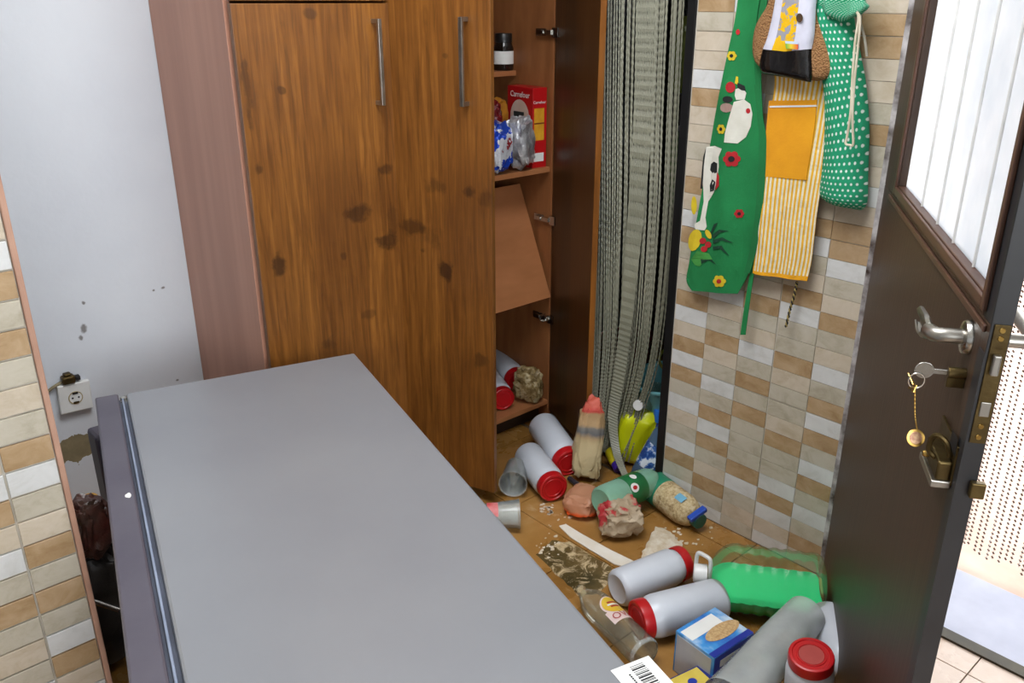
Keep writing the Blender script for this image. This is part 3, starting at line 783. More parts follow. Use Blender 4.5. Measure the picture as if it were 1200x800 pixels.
def bx2(nm, x0, x1, f0, f1, z, mat, par=t):
    ys = sorted((yy(f0), yy(f1))); return obj(nm, boxm((x0, ys[0], z), (x1, ys[1], z+0.0006)), mat, par)
p = bx2('label_panel', L1*0.10, L1*0.42, 0.02, 0.80, 0.1255, M['white_print'])
bx2('label_panel', L1*0.86, L1*0.998, 0.0, 1.0, 0.1253, M['carton_blue'])
b = bmesh.new(); prism(b, [(L1*0.58+0.022*cos(a_), yy(0.62)+0.058*sin(a_)) for a_ in [i*2*pi/24 for i in range(24)]], 0.0008, Matrix.Translation((0, 0, 0.1256)))
obj('grain_picture', b, pmat('grain_picture', (206, 176, 128), (168, 130, 84), 160, 0.6), t)
b = boxm((L1+0.0002, min(yy(0.02), yy(1)), 0.002), (L1+0.001, max(yy(0.02), yy(1)), 0.123)); obj('side_print', b, M['carton_blue'], t)
b = boxm((L1+0.001, min(yy(0.16), yy(0.78)), 0.086), (L1+0.0016, max(yy(0.16), yy(0.78)), 0.106)); obj('side_label', b, M['white_print'], t)
b = boxm((0.006, (-0.0008 if s2 > 0 else 0), 0.004), (L1*0.94, (0 if s2 > 0 else 0.0008), 0.116)); obj('side_print', b, pmat('carton_grey', (190, 190, 192), (166, 168, 174), 14, 0.5), t)
A, B_, C_, D0 = pz(775, 799, .07), pz(808, 832, .07), pz(846, 800, .07), pz(810, 771, .07)
t, L1, L2 = carton('snack_carton', 'small yellow carton with dark blue edges at the bottom of the picture', 'carton', (A, B_, C_, D0), 0.07, pmat('navy_card', (34, 44, 122), (24, 32, 98), 8, 0.45))
s2 = 1 if L2 > 0 else -1
pn = bx2('label_panel', L1*0.05, L1*0.85, 0.06, 0.9, 0.0705, pmat('yellow_card', (214, 192, 84), (196, 170, 60), 12, 0.5), t)
b = bmesh.new(); prism(b, [(L1*0.36+0.010*cos(a_), yy(0.55)+0.012*sin(a_)) for a_ in [i*2*pi/16 for i in range(16)]], 0.0006, Matrix.Translation((0, 0, 0.0712)))
obj('emblem', b, M['carton_blue'], pn)

# ------------------------------------------------------------------ soft packs on the floor
def soft(name, label, cat, pos, size, rot=(0, 0, 0), mat=None, **kw):
    b = lump(size, **kw); lo = min((Matrix.Rotation(rot[2], 3, 'Z') @ Matrix.Rotation(rot[1], 3, 'Y') @ Matrix.Rotation(rot[0], 3, 'X') @ v.co).z for v in b.verts)
    o = obj(name, b, mat, None, smooth=True); o.rotation_euler = rot; o.location = (pos[0], pos[1], (pos[2] if len(pos) > 2 and pos[2] > 0 else 0)-lo)
    return tag(o, label, cat)
# standing flour bag: dirty clear-and-beige with a red top band
k = NT('dirty_flour_bag'); v = k.coord('Object'); s = k.sep(v); h = k.math('ADD', s[2], k.math('MULTIPLY', k.math('ADD', k.noise(v, 18, 4), -0.5), 0.03))
k.base(k.ramp(k.math('ADD', k.math('MULTIPLY', h, 4.0), 0.5), [(0.0, (204, 188, 146)), (0.48, (196, 176, 134)), (0.56, (176, 150, 112)), (0.62, (98, 98, 100)), (0.68, (120, 116, 110)), (0.73, (178, 146, 104)), (0.90, (168, 136, 96)), (0.93, (186, 60, 50)), (1.0, (200, 92, 74))])); k.set(Roughness=0.6); k.bump(k.noise(v, 30, 4), 0.4)
p = pz(687, 566, 0)
soft('flour_bag', 'dirty beige flour bag with a red top band standing beside the string curtain', 'bag', (p.x+0.034, p.y+0.026, 0), (0.054, 0.040, 0.135), (radians(-7), radians(5), radians(-40)), k.m, amp=0.16, freq=2.4, power=0.62, seed=2, taper=0.30)
# orange pack beneath the green bottle
k = NT('orange_pack'); v = k.coord('Object'); s = k.sep(v); h = k.math('ADD', s[2], k.math('MULTIPLY', k.math('ADD', k.noise(v, 20, 4), -0.5), 0.02))
k.base(k.ramp(k.math('ADD', k.math('MULTIPLY', h, 9), 0.5), [(0.0, (232, 84, 28)), (0.36, (236, 96, 40)), (0.44, (190, 130, 98)), (1.0, (176, 128, 98))])); k.set(Roughness=0.4); k.bump(k.noise(v, 26, 4), 0.3)
p = pz(697, 603, 0)
soft('food_packet', 'brown and orange packet squashed under the green soda bottle', 'packet', (p.x-0.008, p.y+0.045, 0), (0.066, 0.056, 0.036), (0, 0, radians(20)), k.m, amp=0.14, freq=1.8, power=0.62, seed=5)
# red mud-caked packet
k = NT('muddy_red_pack'); v = k.coord('Object'); f = k.noise(v, 9, 5, 0.6)
k.base(k.ramp(f, [(0.30, (40, 64, 44)), (0.34, (168, 36, 44)), (0.43, (176, 52, 54)), (0.46, (158, 138, 112)), (0.62, (186, 168, 142)), (0.72, (140, 120, 96))], 'LINEAR')); k.set(Roughness=0.55); k.bump(k.noise(v, 26, 5), 0.5)
p = pz(739, 634, 0)
soft('muddy_packet', 'small red packet caked in grey mud before the green bottle', 'packet', (p.x+0.005, p.y+0.05, 0), (0.062, 0.054, 0.050), (radians(8), 0, radians(-35)), k.m, amp=0.24, freq=2.2, power=0.72, seed=9)
# crinkled bag in the wardrobe bottom
k = NT('crinkled_cellophane'); v = k.coord('Object'); f = k.noise(v, 24, 6, 0.7)
k.base(k.ramp(f, [(0.3, (84, 66, 36)), (0.5, (146, 124, 82)), (0.68, (198, 184, 148))])); k.set(Roughness=0.22); k.bump(f, 0.9)
p = px(641, 470, 2.10); 
soft('cellophane_bag', 'crinkled golden cellophane bag in the wardrobe bottom', 'bag', (2.10, 2.235, 0.094), (0.045, 0.05, 0.062), (0, radians(-14), radians(30)), k.m, amp=0.26, freq=2.6, power=0.7, seed=3)
# small dark tube beside the flour bag
o = objw('marker_pen', tubem([pz(667, 560, 0.014), pz(681, 571, 0.014)], [0.009, 0.010], 10), pmat('dark_grey_plastic', (52, 52, 62), (38, 38, 46), 10, 0.4)); tag(o, 'short dark grey tube lying before the flour bag', 'tube')

# ------------------------------------------------------------------ floor litter: strip, spill, streaks
def flat_patch(name, pts, mat, h=0.003, jag=0.0, seed=1, sub=3):
    """thin mound with an irregular rim"""
    b = bmesh.new(); n = len(pts); rim = []
    c = sum((Vector(p) for p in pts), Vector())/n
    fine = []
    for i in range(n):
        for j in range(sub):
            q = Vector(pts[i]).lerp(Vector(pts[(i+1) % n]), j/sub); d = (q-c); w = 1+jag*noise.noise(q*40+Vector((seed, 0, 0))); fine.append(c+d*w)
    m = len(fine); rings = []
    for f, hh in ((1.0, 0.0004), (0.9, 0.45), (0.6, 0.85), (0.3, 1.0)):
        rings.append([b.verts.new((c.x+(p.x-c.x)*f, c.y+(p.y-c.y)*f, max(0.0004, h*hh*(1+0.5*noise.noise(Vector((p.x*f, p.y*f, seed))*60))))) for p in fine])
    for a_, b_ in zip(rings, rings[1:]):
        for i in range(m): b.faces.new((a_[i], a_[(i+1) % m], b_[(i+1) % m], b_[i]))
    b.faces.new(rings[-1])
    return objw(name, b, mat, None, smooth=True)
M['flour'] = pmat('flour', (226, 218, 202), (198, 178, 146), 40, 0.9, bump=0.4, bscale=120)
o = flat_patch('flour_spill', [pz(*q) for q in ((768, 617), (786, 622), (797, 636), (803, 646), (790, 654), (774, 658), (758, 664), (752, 652), (758, 636))], M['flour'], 0.008, 0.16, 4, 5)
o['kind'] = 'stuff'; o['label'] = 'heap of off-white flour spilt on the muddy floor'; o['category'] = 'flour'
# off-white strip with a snapped end
b = bmesh.new()
P0 = [(655, 617), (663, 615), (681, 626), (715, 645), (748, 661), (739, 667), (720, 662), (690, 644), (668, 630)]
w_pts = [pz(*q) for q in P0]
prism(b, [(q.x, q.y) for q in w_pts], 0.004, Matrix.Translation((0, 0, 0.0006)))
o = objw('plastic_strip', b, pmat('soiled_white_strip', (236, 232, 222), (222, 212, 194), 10, 0.6), None, bevel=0.001); tag(o, 'flat off-white strip with a ragged end on the muddy floor', 'strip')
# dark puddle with whitish scum
k = NT('scummy_puddle'); ge = k.n('ShaderNodeNewGeometry'); v = ge.outputs['Position']
f = k.noise(v, 17, 8, 0.68, 1.6)
lo_ = k.ramp(k.noise(v, 7, 5), [(0.35, (66, 58, 34)), (0.65, (112, 92, 56))])
k.base(k.mix(k.ramp(f, [(0.50, (0, 0, 0, 1)), (0.60, (1, 1, 1, 1))]), lo_, (200, 178, 140))); k.set(Roughness=0.12); k.bump(f, 0.15)
o = flat_patch('mud_puddle', [pz(*q) for q in ((648, 634), (668, 636), (690, 648), (715, 664), (722, 678), (700, 694), (680, 700), (660, 680), (630, 650))], k.m, 0.0016, 0.12, 8, 4)
o['kind'] = 'stuff'; o['label'] = 'dark puddle with whitish scum beside the fridge'; o['category'] = 'puddle'
# scattered flakes
b = bmesh.new(); random.seed(21)
for i in range(90):
    u_, v_ = random.choice(((785, 650, 25, 9), (650, 612, 20, 14), (745, 600, 40, 14), (655, 640, 20, 16)))[0:2], None
    cu, cv, su, sv = random.choice(((800, 628, 26, 12), (648, 608, 14, 18), (768, 655, 18, 10), (645, 640, 18, 12), (640, 598, 10, 6)))
    q = pz(random.gauss(cu, su*.6), random.gauss(cv, sv*.6))
    if q.x > TX-0.02: continue
    a_ = random.uniform(0, pi); r_ = random.uniform(0.003, 0.011)
    prism(b, [(q.x+r_*cos(a_+t_)*(1 if j % 3 else 0.6)*0.8, q.y+r_*sin(a_+t_)*(0.9 if j % 2 else 0.5)*0.8) for j, t_ in enumerate((0, 0.9, 2.0, 3.1, 4.2, 5.2))], 0.0015, Matrix.Translation((0, 0, 0.0004)))
o = objw('flour_flakes', b, M['flour'], None); o['kind'] = 'stuff'; o['label'] = 'pale flakes scattered over the brown mud'; o['category'] = 'flakes'

# ------------------------------------------------------------------ what stands in the wardrobe
# red biscuit carton
S2w = S2
f0 = px(0, 0, 1)
p1 = pz(622, 190, S2w); 
bxq = thing('biscuit_carton', 'red biscuit carton standing on the wardrobe shelf', 'carton', (2.098, 2.222, S2w), Quaternion((0, 0, 1), radians(-6)))
BW, BD, BH = 0.062, 0.150, 0.275
red = pmat('red_carton', (196, 26, 28), (172, 18, 22), 6, 0.35)
# local: x right, y back; narrow front face (y=0), long left face (x=0)
obj('carton', boxm((0, 0, 0), (BW, BD, BH)), red, bxq, bevel=0.0015)
b = boxm((0.006, -0.0008, 0.096), (BW-0.012, 0, 0.206)); fp = obj('front_panel', b, pmat('biscuit_yellow', (224, 168, 44), (198, 134, 30), 22, 0.5), bxq)
obj('front_bar', boxm((0.006, -0.0014, 0.152), (BW-0.012, -0.0008, 0.157)), pmat('biscuit_dark', (134, 66, 20), (104, 48, 14), 12, 0.5), bxq)
obj('nutrition_panel', boxm((0.006, -0.0008, 0.022), (BW-0.012, 0, 0.052)), M['white_print'], bxq)
text('Carrefour', 0.0135, M['white_print'], bxq, Matrix.Translation((0.029, -0.001, 0.226)) @ Matrix.Rotation(pi/2, 4, 'X'))
RL = Matrix.Translation((-0.001, BD/2, 0)) @ Matrix.Rotation(-pi/2, 4, 'Z') @ Matrix.Rotation(pi/2, 4, 'X')
text('Carrefour', 0.028, M['white_print'], bxq, Matrix.Translation((0, 0, 0.248)) @ RL)
b = bmesh.new(); prism(b, [(0.056*cos(a_), 0.064*sin(a_)) for a_ in [i*2*pi/24 for i in range(24)]], 0.0006, Matrix.Translation((-0.0003, 0, 0.168)) @ RL); obj('white_glow', b, pmat('carton_white', (222, 206, 194), (204, 170, 150), 9, 0.5), bxq)
b = boxm((-0.034, 0.146, 0), (0.026, 0.190, 0.0012)); bmesh.ops.transform(b, matrix=Matrix.Translation((-0.0006, 0, 0)) @ RL, verts=b.verts); obj('dark_plaque', b, pmat('plaque', (54, 56, 54), (40, 42, 40), 14, 0.5), bxq)
b = bmesh.new()
for cx_, cz_, rr_ in ((0.036, 0.104, 0.030), (0.002, 0.084, 0.032), (0.042, 0.058, 0.028)): prism(b, [(cx_+rr_*cos(a_), cz_+rr_*sin(a_)) for a_ in [i*2*pi/20 for i in range(20)]], 0.0014, Matrix.Translation((-0.0005, 0, 0)) @ RL)
obj('biscuit_picture', b, pmat('biscuit_print', (206, 140, 60), (172, 100, 36), 60, 0.5), bxq)
# foil packs
k = NT('silver_foil'); v = k.coord('Object'); f = k.noise(v, 26, 5, 0.6); k.base(k.ramp(f, [(0.35, (150, 150, 156)), (0.65, (226, 226, 228))])); k.set(Roughness=0.28, Metallic=0.55); k.bump(f, 0.8); M['foil'] = k.m
k = NT('coloured_foil'); v = k.coord('Object'); f = k.noise(v, 15, 4, 0.6); k.base(k.ramp(f, [(0.38, (32, 72, 190)), (0.46, (220, 222, 228)), (0.56, (206, 206, 214)), (0.62, (150, 24, 30))], 'CONSTANT')); k.set(Roughness=0.28, Metallic=0.3); k.bump(f, 0.6); M['foil_col'] = k.m
soft('foil_pack', 'crumpled silver foil pack beside the red biscuit carton', 'packet', (2.035, 2.215, S2w), (0.046, 0.038, 0.082), (0, radians(-12), radians(20)), M['foil'], amp=0.2, freq=2.0, power=0.6, seed=12)
soft('foil_pack', 'blue, white and red foil pack half hidden by the open wardrobe door', 'packet', (1.938, 2.225, S2w), (0.044, 0.036, 0.078), (0, 0, radians(10)), M['foil_col'], amp=0.2, freq=2.0, power=0.6, seed=15)
soft('sweets_bag', 'dark red wrapped pack behind the foil packs', 'packet', (1.960, 2.305, S2w), (0.045, 0.04, 0.115), (0, 0, radians(-20)), pmat('dark_red_wrap', (120, 26, 30), (86, 16, 20), 18, 0.25, bump=0.4), amp=0.16, freq=2.0, power=0.6, seed=18)
soft('snack_pouch', 'yellow pouch behind the foil packs on the wardrobe shelf', 'packet', (2.030, 2.33, S2w), (0.035, 0.03, 0.110), (0, 0, 0), pmat('amber_pouch', (190, 128, 34), (156, 98, 22), 14, 0.4, bump=0.3), amp=0.12, freq=2.0, power=0.6, seed=20)
# dark jar with a white label on the short shelf
jp = px(584, 78, 2.06); 
jj = thing('glass_jar', 'dark glass jar with a white label on the upper wardrobe shelf', 'jar', tuple(pz(590, 82, S1)))
obj('body', lathem([(0, 0), (0.034, 0), (0.037, 0.004), (0.037, 0.075), (0.031, 0.09), (0.029, 0.096), (0, 0.096)], 28), pmat('dark_glass', (34, 26, 20), (22, 16, 12), 8, 0.12), jj, smooth=True)
obj('lid', lathem([(0, 0.126), (0.029, 0.126), (0.0315, 0.123), (0.0315, 0.096), (0.028, 0.095)], 28), pmat('black_lid', (28, 26, 24), (18, 16, 16), 8, 0.35), jj, smooth=True)
obj('label', lathem([(0.0372, 0.022), (0.0378, 0.022), (0.0378, 0.066), (0.0372, 0.066)], 28), M['white_print'], jj, smooth=True)
# wire pin left in the wardrobe side
b = bmesh.new(); tube(b, spline([(2.166, 2.215, 0.452), (2.140, 2.21, 0.452), (2.132, 2.208, 0.444), (2.136, 2.206, 0.436)], 12), 0.003, 6); tube(b, [(2.136, 2.206, 0.436), (2.146, 2.204, 0.430)], 0.005, 6)
o = objw('coat_hook', b, M['chrome'], None, smooth=True); tag(o, 'small bent metal hook on the inner side of the wardrobe', 'hook')

# ------------------------------------------------------------------ string curtain in the pantry opening
def string_curtain():
    b = bmesh.new(); random.seed(5)
    XC = 2.135; N = 66
    for i in range(N):
        f = -0.12+1.12*(i+0.5)/N
        # strands hang in uneven clumps
        fc = f+0.014*sin(f*31)+0.010*sin(f*73+1)+random.uniform(-0.007, 0.007); fc = min(fc, 1.0)
        Y = lambda a_, b_: a_+(b_-a_)*fc
        jx = random.uniform(-0.010, 0.012); jy = random.uniform(-0.008, 0.008)
        zend = 0.006+random.uniform(0, 0.05)*(1 if fc < 0.6 else 2.5)
        x_ = XC+jx; np_ = random.randint(196, 222)
        pts = spline([(x_, Y(1.966, 1.632), 2.12), (x_, Y(1.963, 1.630), 1.7), (x_, Y(1.948, 1.622), 1.3), (x_, Y(1.926, 1.612), 0.9), (x_, Y(1.908, 1.634)+jy, 0.48), (x_-0.008, Y(1.902, 1.69)+jy, 0.22), (x_-0.02, Y(1.898, 1.74)+jy*2, zend)], np_)
        r = [0.0021 if j % 2 else 0.0039 for j in range(len(pts))]
        tube(b, pts, r, 4)
    # a thick hank swept forward over the bottles
    for i in range(12):
        f = i/11
        pts = spline([(XC-0.010, 1.81-f*0.07, 2.12), (XC-0.010, 1.80-f*0.07, 1.6), (XC-0.012, 1.785-f*0.07, 1.2), (XC-0.02, 1.79-f*0.05, 0.62), (XC-0.03, 1.80-f*0.045, 0.36), (XC-0.045, 1.805-f*0.04, 0.20), (XC-0.07, 1.755-f*0.035, 0.08), (XC-0.11, 1.66-f*0.03, 0.018)], 190)
        tube(b, pts, [0.0021 if j % 2 else 0.0041 for j in range(len(pts))], 4)
    m = pmat('grey_green_strands', (148, 146, 126), (118, 118, 100), 3, 0.4)
    o = objw('string_curtain', b, m, None, kind='stuff'); o['label'] = 'grey-green bead string curtain hanging in the dark opening'; o['category'] = 'curtain'
    r_ = objw('curtain_rod', tubem([(XC, TEND+0.03, 2.125), (XC, 2.18, 2.125)], 0.009, 10), M['steel'], None, smooth=True); tag(r_, 'thin metal rod carrying the string curtain', 'rod')
string_curtain()

# pantry rack behind the curtain
rk = thing('pantry_rack', 'dark rack with shelves behind the string curtain', 'shelf', (2.50, 1.66, 0))
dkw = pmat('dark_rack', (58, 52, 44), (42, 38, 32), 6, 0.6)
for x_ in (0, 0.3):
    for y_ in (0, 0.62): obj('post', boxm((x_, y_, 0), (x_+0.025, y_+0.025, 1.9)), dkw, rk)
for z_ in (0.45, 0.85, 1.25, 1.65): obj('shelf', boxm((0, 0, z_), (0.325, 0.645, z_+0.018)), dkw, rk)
def simple_bottle(label, loc, R, H, mat, capmat, group='bottles on the pantry rack'):
    t = thing('bottle', label, 'bottle', loc, None, group)
    obj('body', lathem(pet_profile(R, H), 24), mat, t, smooth=True); obj('cap', lathem(cap_profile(0.016, H-0.014, 0.02), 20), capmat, t, smooth=True)
olive = pmat('olive_glass', (126, 136, 62), (98, 108, 46), 6, 0.2)
simple_bottle('olive green bottle dimly seen on the pantry rack, upper shelf', (2.58, 1.95, 1.268), 0.042, 0.27, olive, M['black_print'])
simple_bottle('pale yellow bottle beside it on the pantry rack, upper shelf', (2.57, 1.80, 1.268), 0.045, 0.25, pmat('yellowish_oil', (176, 160, 84), (150, 132, 60), 6, 0.2), M['white_plastic'])
simple_bottle('green bottle on the middle pantry shelf behind the strings', (2.57, 1.93, 0.868), 0.045, 0.28, pmat('leaf_green', (92, 122, 66), (72, 100, 50), 6, 0.25), M['white_plastic'])
t = thing('tissue_pack', 'purple and white packet on the pantry rack behind the strings', 'packet', (2.53, 1.72, 0.868)); obj('pack', boxm((0, 0, 0), (0.10, 0.10, 0.14)), M['white_plastic'], t, bevel=0.006); obj('print', boxm((-0.001, 0.02, 0.03), (0, 0.08, 0.11)), pmat('violet_print', (78, 66, 130), (60, 50, 106), 20, 0.5), t)

# ------------------------------------------------------------------ litter heaped in the opening
def blob_sheet(name, label, cat, pos, size, mat, **kw): return soft(name, label, cat, pos, size, kw.pop('rot', (0, 0, 0)), mat, **kw)
q = pz(748, 545, 0)
yb = soft('bin_bag', 'bright yellow plastic bag slumped behind the string curtain', 'bag', (2.178, 1.745, 0), (0.062, 0.066, 0.112), (radians(10), radians(-8), radians(35)), pmat('acid_yellow_plastic', (214, 222, 24), (190, 196, 16), 5, 0.3, bump=0.25, bscale=14), amp=0.08, freq=1.6, power=0.55, seed=31)
cbt = bottle('clear_bottle', 'clear bottle with a white cap on top of the yellow bag', 'bottle', (2.31, 1.765, 0.232), tuple(Vector((2.31, 1.765, 0.232))+Vector((-0.10, -0.035, 0.016))),
    [('shell', pet_profile(0.042, 0.20), M['glass_bottle'], 28, None), ('cap', cap_profile(0.019, 0.186, 0.02), M['white_plastic'], 24, ({2, 3}, -0.03))])
navy = pmat('blue_wrapper', (30, 62, 130), (20, 40, 96), 9, 0.3, bump=0.2)
cyan = pmat('blue_cap_plastic', (46, 118, 214), (30, 96, 190), 9, 0.35)
k = NT('water_wrap'); v = k.coord('Object'); f = k.noise(v, 26, 4, 0.6); k.base(k.ramp(f, [(0.45, (36, 66, 128)), (0.52, (70, 108, 168)), (0.58, (206, 214, 222))])); k.set(Roughness=0.2); M['water_wrap'] = k.m
WQ = px(781, 506, 2.125)
bottle('water_bottle', 'blue-labelled water bottle with a blue cap lying by the end of the tiled wall', 'bottle', tuple(WQ), tuple(px(757, 548, 2.075)),
    [('shell', pet_profile(0.042, 0.24, 0.016), pmat('blue_tint_plastic', (84, 108, 132), (62, 84, 108), 8, 0.15), 28, None), ('label', [(0.0424, 0.05), (0.043, 0.05), (0.043, 0.14), (0.0424, 0.14)], M['water_wrap'], 28, None), ('cap', cap_profile(0.019, 0.226, 0.022), pmat('sky_cap', (92, 156, 212), (70, 132, 192), 8, 0.35), 24, ({2, 3}, -0.04))])
bottle('blue_bottle', 'small bright blue bottle standing up behind the water bottle', 'bottle', (2.205, 1.662, 0.0), (2.200, 1.656, 0.24),
    [('body', [(0, 0), (0.04, 0.0), (0.044, 0.01), (0.044, 0.14), (0.03, 0.18), (0.02, 0.19), (0.02, 0.20)], navy, 28, None), ('cap', cap_profile(0.028, 0.195, 0.045), cyan, 24, ({2, 3}, -0.04))])
bottle('cleaner_bottle', 'small yellow bottle with a violet cap under the curtain ends', 'bottle', pz(716, 528, 0.05), pz(726, 549, 0.02),
    [('body', [(0, 0), (0.022, 0), (0.025, 0.006), (0.025, 0.05), (0.020, 0.062), (0.014, 0.066)], pmat('yellow_body', (220, 206, 40), (196, 180, 26), 8, 0.35), 24, None), ('cap', cap_profile(0.022, 0.062, 0.028), pmat('violet_cap', (64, 38, 150), (48, 26, 120), 8, 0.35), 24, None)])
# pale blue tub and dark pot with a yellow cord at the back
tb_ = thing('plastic_tub', 'pale turquoise tub tipped behind the end of the tiled wall', 'tub', (2.275, 1.70, 0.205), Quaternion((0, 1, 0), radians(-10)))
obj('tub', lathem([(0, 0.004), (0.075, 0.0), (0.085, 0.006), (0.105, 0.12), (0.112, 0.122), (0.112, 0.130), (0.100, 0.128), (0.082, 0.012), (0, 0.010)], 36), pmat('turquoise_plastic', (128, 190, 196), (104, 170, 178), 7, 0.35), tb_, smooth=True)
sup = objw('storage_crate', boxm((2.255, 1.58, 0), (2.49, 1.84, 0.185)), pmat('dark_crate', (60, 70, 66), (44, 52, 48), 8, 0.5), None, bevel=0.008); tag(sup, 'low dark crate carrying the turquoise tub', 'crate')
pot = thing('cooking_pot', 'dark red pot on the pantry floor litter with a yellow cord over it', 'pot', (2.385, 1.955, 0.28))
obj('pot', lathem([(0, 0), (0.08, 0), (0.088, 0.01), (0.092, 0.10), (0.096, 0.104), (0.090, 0.106), (0.085, 0.012), (0, 0.008)], 32), pmat('dark_red_enamel', (84, 26, 28), (54, 16, 18), 7, 0.25), pot, smooth=True)
obj('pot_handle', tubem(spline([(0.09, 0, 0.07), (0.125, 0, 0.075), (0.125, 0.03, 0.075), (0.088, 0.03, 0.07)], 14), 0.006, 8), M['black_print'], pot, smooth=True)
o = objw('box_stack', boxm((2.30, 1.86, 0.0), (2.47, 2.05, 0.28)), M['dark_brown'], None, bevel=0.004); tag(o, 'dark cardboard box carrying the red pot', 'box')
c0 = px(783, 428, 2.22)
o = objw('cord', tubem(spline([px(792, 410, 2.26), px(782, 408, 2.25), px(773, 418, 2.24), px(776, 430, 2.24), px(788, 436, 2.25), px(792, 428, 2.26), (2.30, 1.66, 0.34)], 40), 0.0055, 8), pmat('olive_yellow_cord', (150, 146, 48), (120, 116, 34), 10, 0.5), None, smooth=True); tag(o, 'olive yellow cord looped at the end of the tiled wall', 'cord')
soft('green_cloth', 'dark green rag behind the clear bottle in the opening', 'rag', (2.17, 1.86, 0), (0.05, 0.05, 0.045), (0, 0, 0), pmat('dark_green_cloth', (52, 92, 70), (36, 70, 52), 9, 0.8, bump=0.3), amp=0.2, freq=2, power=0.7, seed=40)

# ------------------------------------------------------------------ wall socket
WS = py(86, 463, WY)
so = thing('wall_socket', 'white square socket tilted off the white wall beside the fridge', 'socket', (WS.x, WY, WS.z), Quaternion((0, 1, 0), radians(3)))
obj('plate', boxm((-0.047, -0.022, -0.047), (0.047, -0.002, 0.047)), M['white_plastic'], so, bevel=0.003)
obj('rim', lathem([(0.018, 0), (0.021, 0.0), (0.021, 0.0025), (0.018, 0.0025), (0.018, 0)], 28, mtx=Matrix.Translation((0, -0.0215, 0)) @ Matrix.Rotation(pi/2, 4, 'X')), pmat('beige_rim', (176, 160, 120), (150, 132, 96), 12, 0.5), so, smooth=True)
obj('socket_well', lathem([(0, 0), (0.018, 0.0), (0.018, 0.001), (0, 0.001)], 28, mtx=Matrix.Translation((0, -0.0222, 0)) @ Matrix.Rotation(pi/2, 4, 'X')), M['white_plastic'], so)
for x_ in (-0.009, 0.009): obj('pin_hole', lathem([(0, 0), (0.003, 0), (0.003, 0.0008), (0, 0.0008)], 10, mtx=Matrix.Translation((x_, -0.0232, 0)) @ Matrix.Rotation(pi/2, 4, 'X')), M['black_print'], so)
for z_ in (-0.0155, 0.0155): obj('earth_clip', boxm((-0.008, -0.0255, z_-0.003), (0.008, -0.022, z_+0.003)), M['brass_old'] if z_ < 0 else M['black_print'], so)
jb = thing('junction_box', 'rusty olive fitting with loose wires above the wall socket', 'fitting', (WS.x-0.008, WY-0.0, WS.z+0.05))
obj('box', boxm((-0.020, -0.03, 0), (0.018, 0, 0.026)), M['brass_old'], jb, bevel=0.006); obj('cap', boxm((-0.012, -0.026, 0.026), (0.010, -0.004, 0.034)), M['brass_old'], jb, bevel=0.004)
obj('wire', tubem(spline([(-0.02, -0.01, 0.006), (-0.04, -0.012, 0.0), (-0.06, -0.008, -0.012), (-0.07, -0.006, -0.02)], 12), 0.005, 8), pmat('dirty_wire', (150, 140, 108), (120, 108, 80), 14, 0.6), jb, smooth=True)
obj('clip', boxm((0.020, -0.02, 0.002), (0.034, 0, 0.016)), M['black_print'], jb, bevel=0.002)

# ------------------------------------------------------------------ things in the gap behind the fridge door
def gp(u, v, y): return py(u, v, y)
q = gp(117, 520, 2.25)
t = thing('plastic_case', 'dark violet-grey plastic case wedged behind the fridge door', 'case', (q.x+0.015, q.y, 0)); obj('case', boxm((-0.03, -0.03, 0.0), (0.06, 0.05, q.z+0.035)), pmat('violet_grey', (74, 68, 80), (58, 52, 64), 9, 0.45), t, bevel=0.01)
obj('catch', boxm((-0.012, -0.034, q.z-0.06), (0.012, -0.03, q.z-0.02)), M['steel'], t, bevel=0.001)
q = gp(114, 582, 2.02); 
bottle('oil_bottle', 'dark bottle with a bright yellow cap behind the fridge', 'bottle', (q.x-0.018, q.y, 0), (q.x-0.018, q.y, 0.3), [('body', [(0, 0), (0.03, 0), (0.034, 0.01), (0.034, q.z-0.08), (0.018, q.z-0.03), (0.014, q.z-0.02)], pmat('dark_oil', (38, 30, 24), (24, 18, 14), 8, 0.15), 24, None), ('cap', cap_profile(0.020, q.z-0.022, 0.03), pmat('bright_yellow_cap', (226, 168, 24), (200, 140, 16), 8, 0.35), 24, ({2, 3}, -0.04))])
q = gp(104, 628, 1.93)
soft('food_packet', 'crumpled dark red packet down in the gap by the tiled wall edge', 'packet', (q.x+0.01, q.y+0.02, max(q.z-0.07, 0)), (0.04, 0.04, 0.07), (0, 0, 0.4), pmat('dull_red_wrap', (84, 36, 28), (66, 54, 46), 16, 0.3, bump=0.4), amp=0.2, freq=2, power=0.6, seed=50)
soft('dark_bag', 'large dark grey bag at the bottom of the gap behind the fridge', 'bag', (q.x-0.0, q.y+0.06, 0), (0.06, 0.07, max(q.z-0.07, 0.1)/2), (0, 0, 0), pmat('dark_grey_bag', (58, 52, 46), (34, 30, 28), 9, 0.4, bump=0.4), amp=0.16, freq=2, power=0.6, seed=52)
a_, b_ = gp(118, 722, 1.80), gp(134, 724, 1.80)
o = objw('metal_tube', tubem([(a_.x-0.0, a_.y+0.08, a_.z), (b_.x+0.02, b_.y+0.02, b_.z)], 0.007, 10), M['chrome'], None, smooth=True); tag(o, 'thin metal tube in the gap between tiled edge and fridge', 'tube')

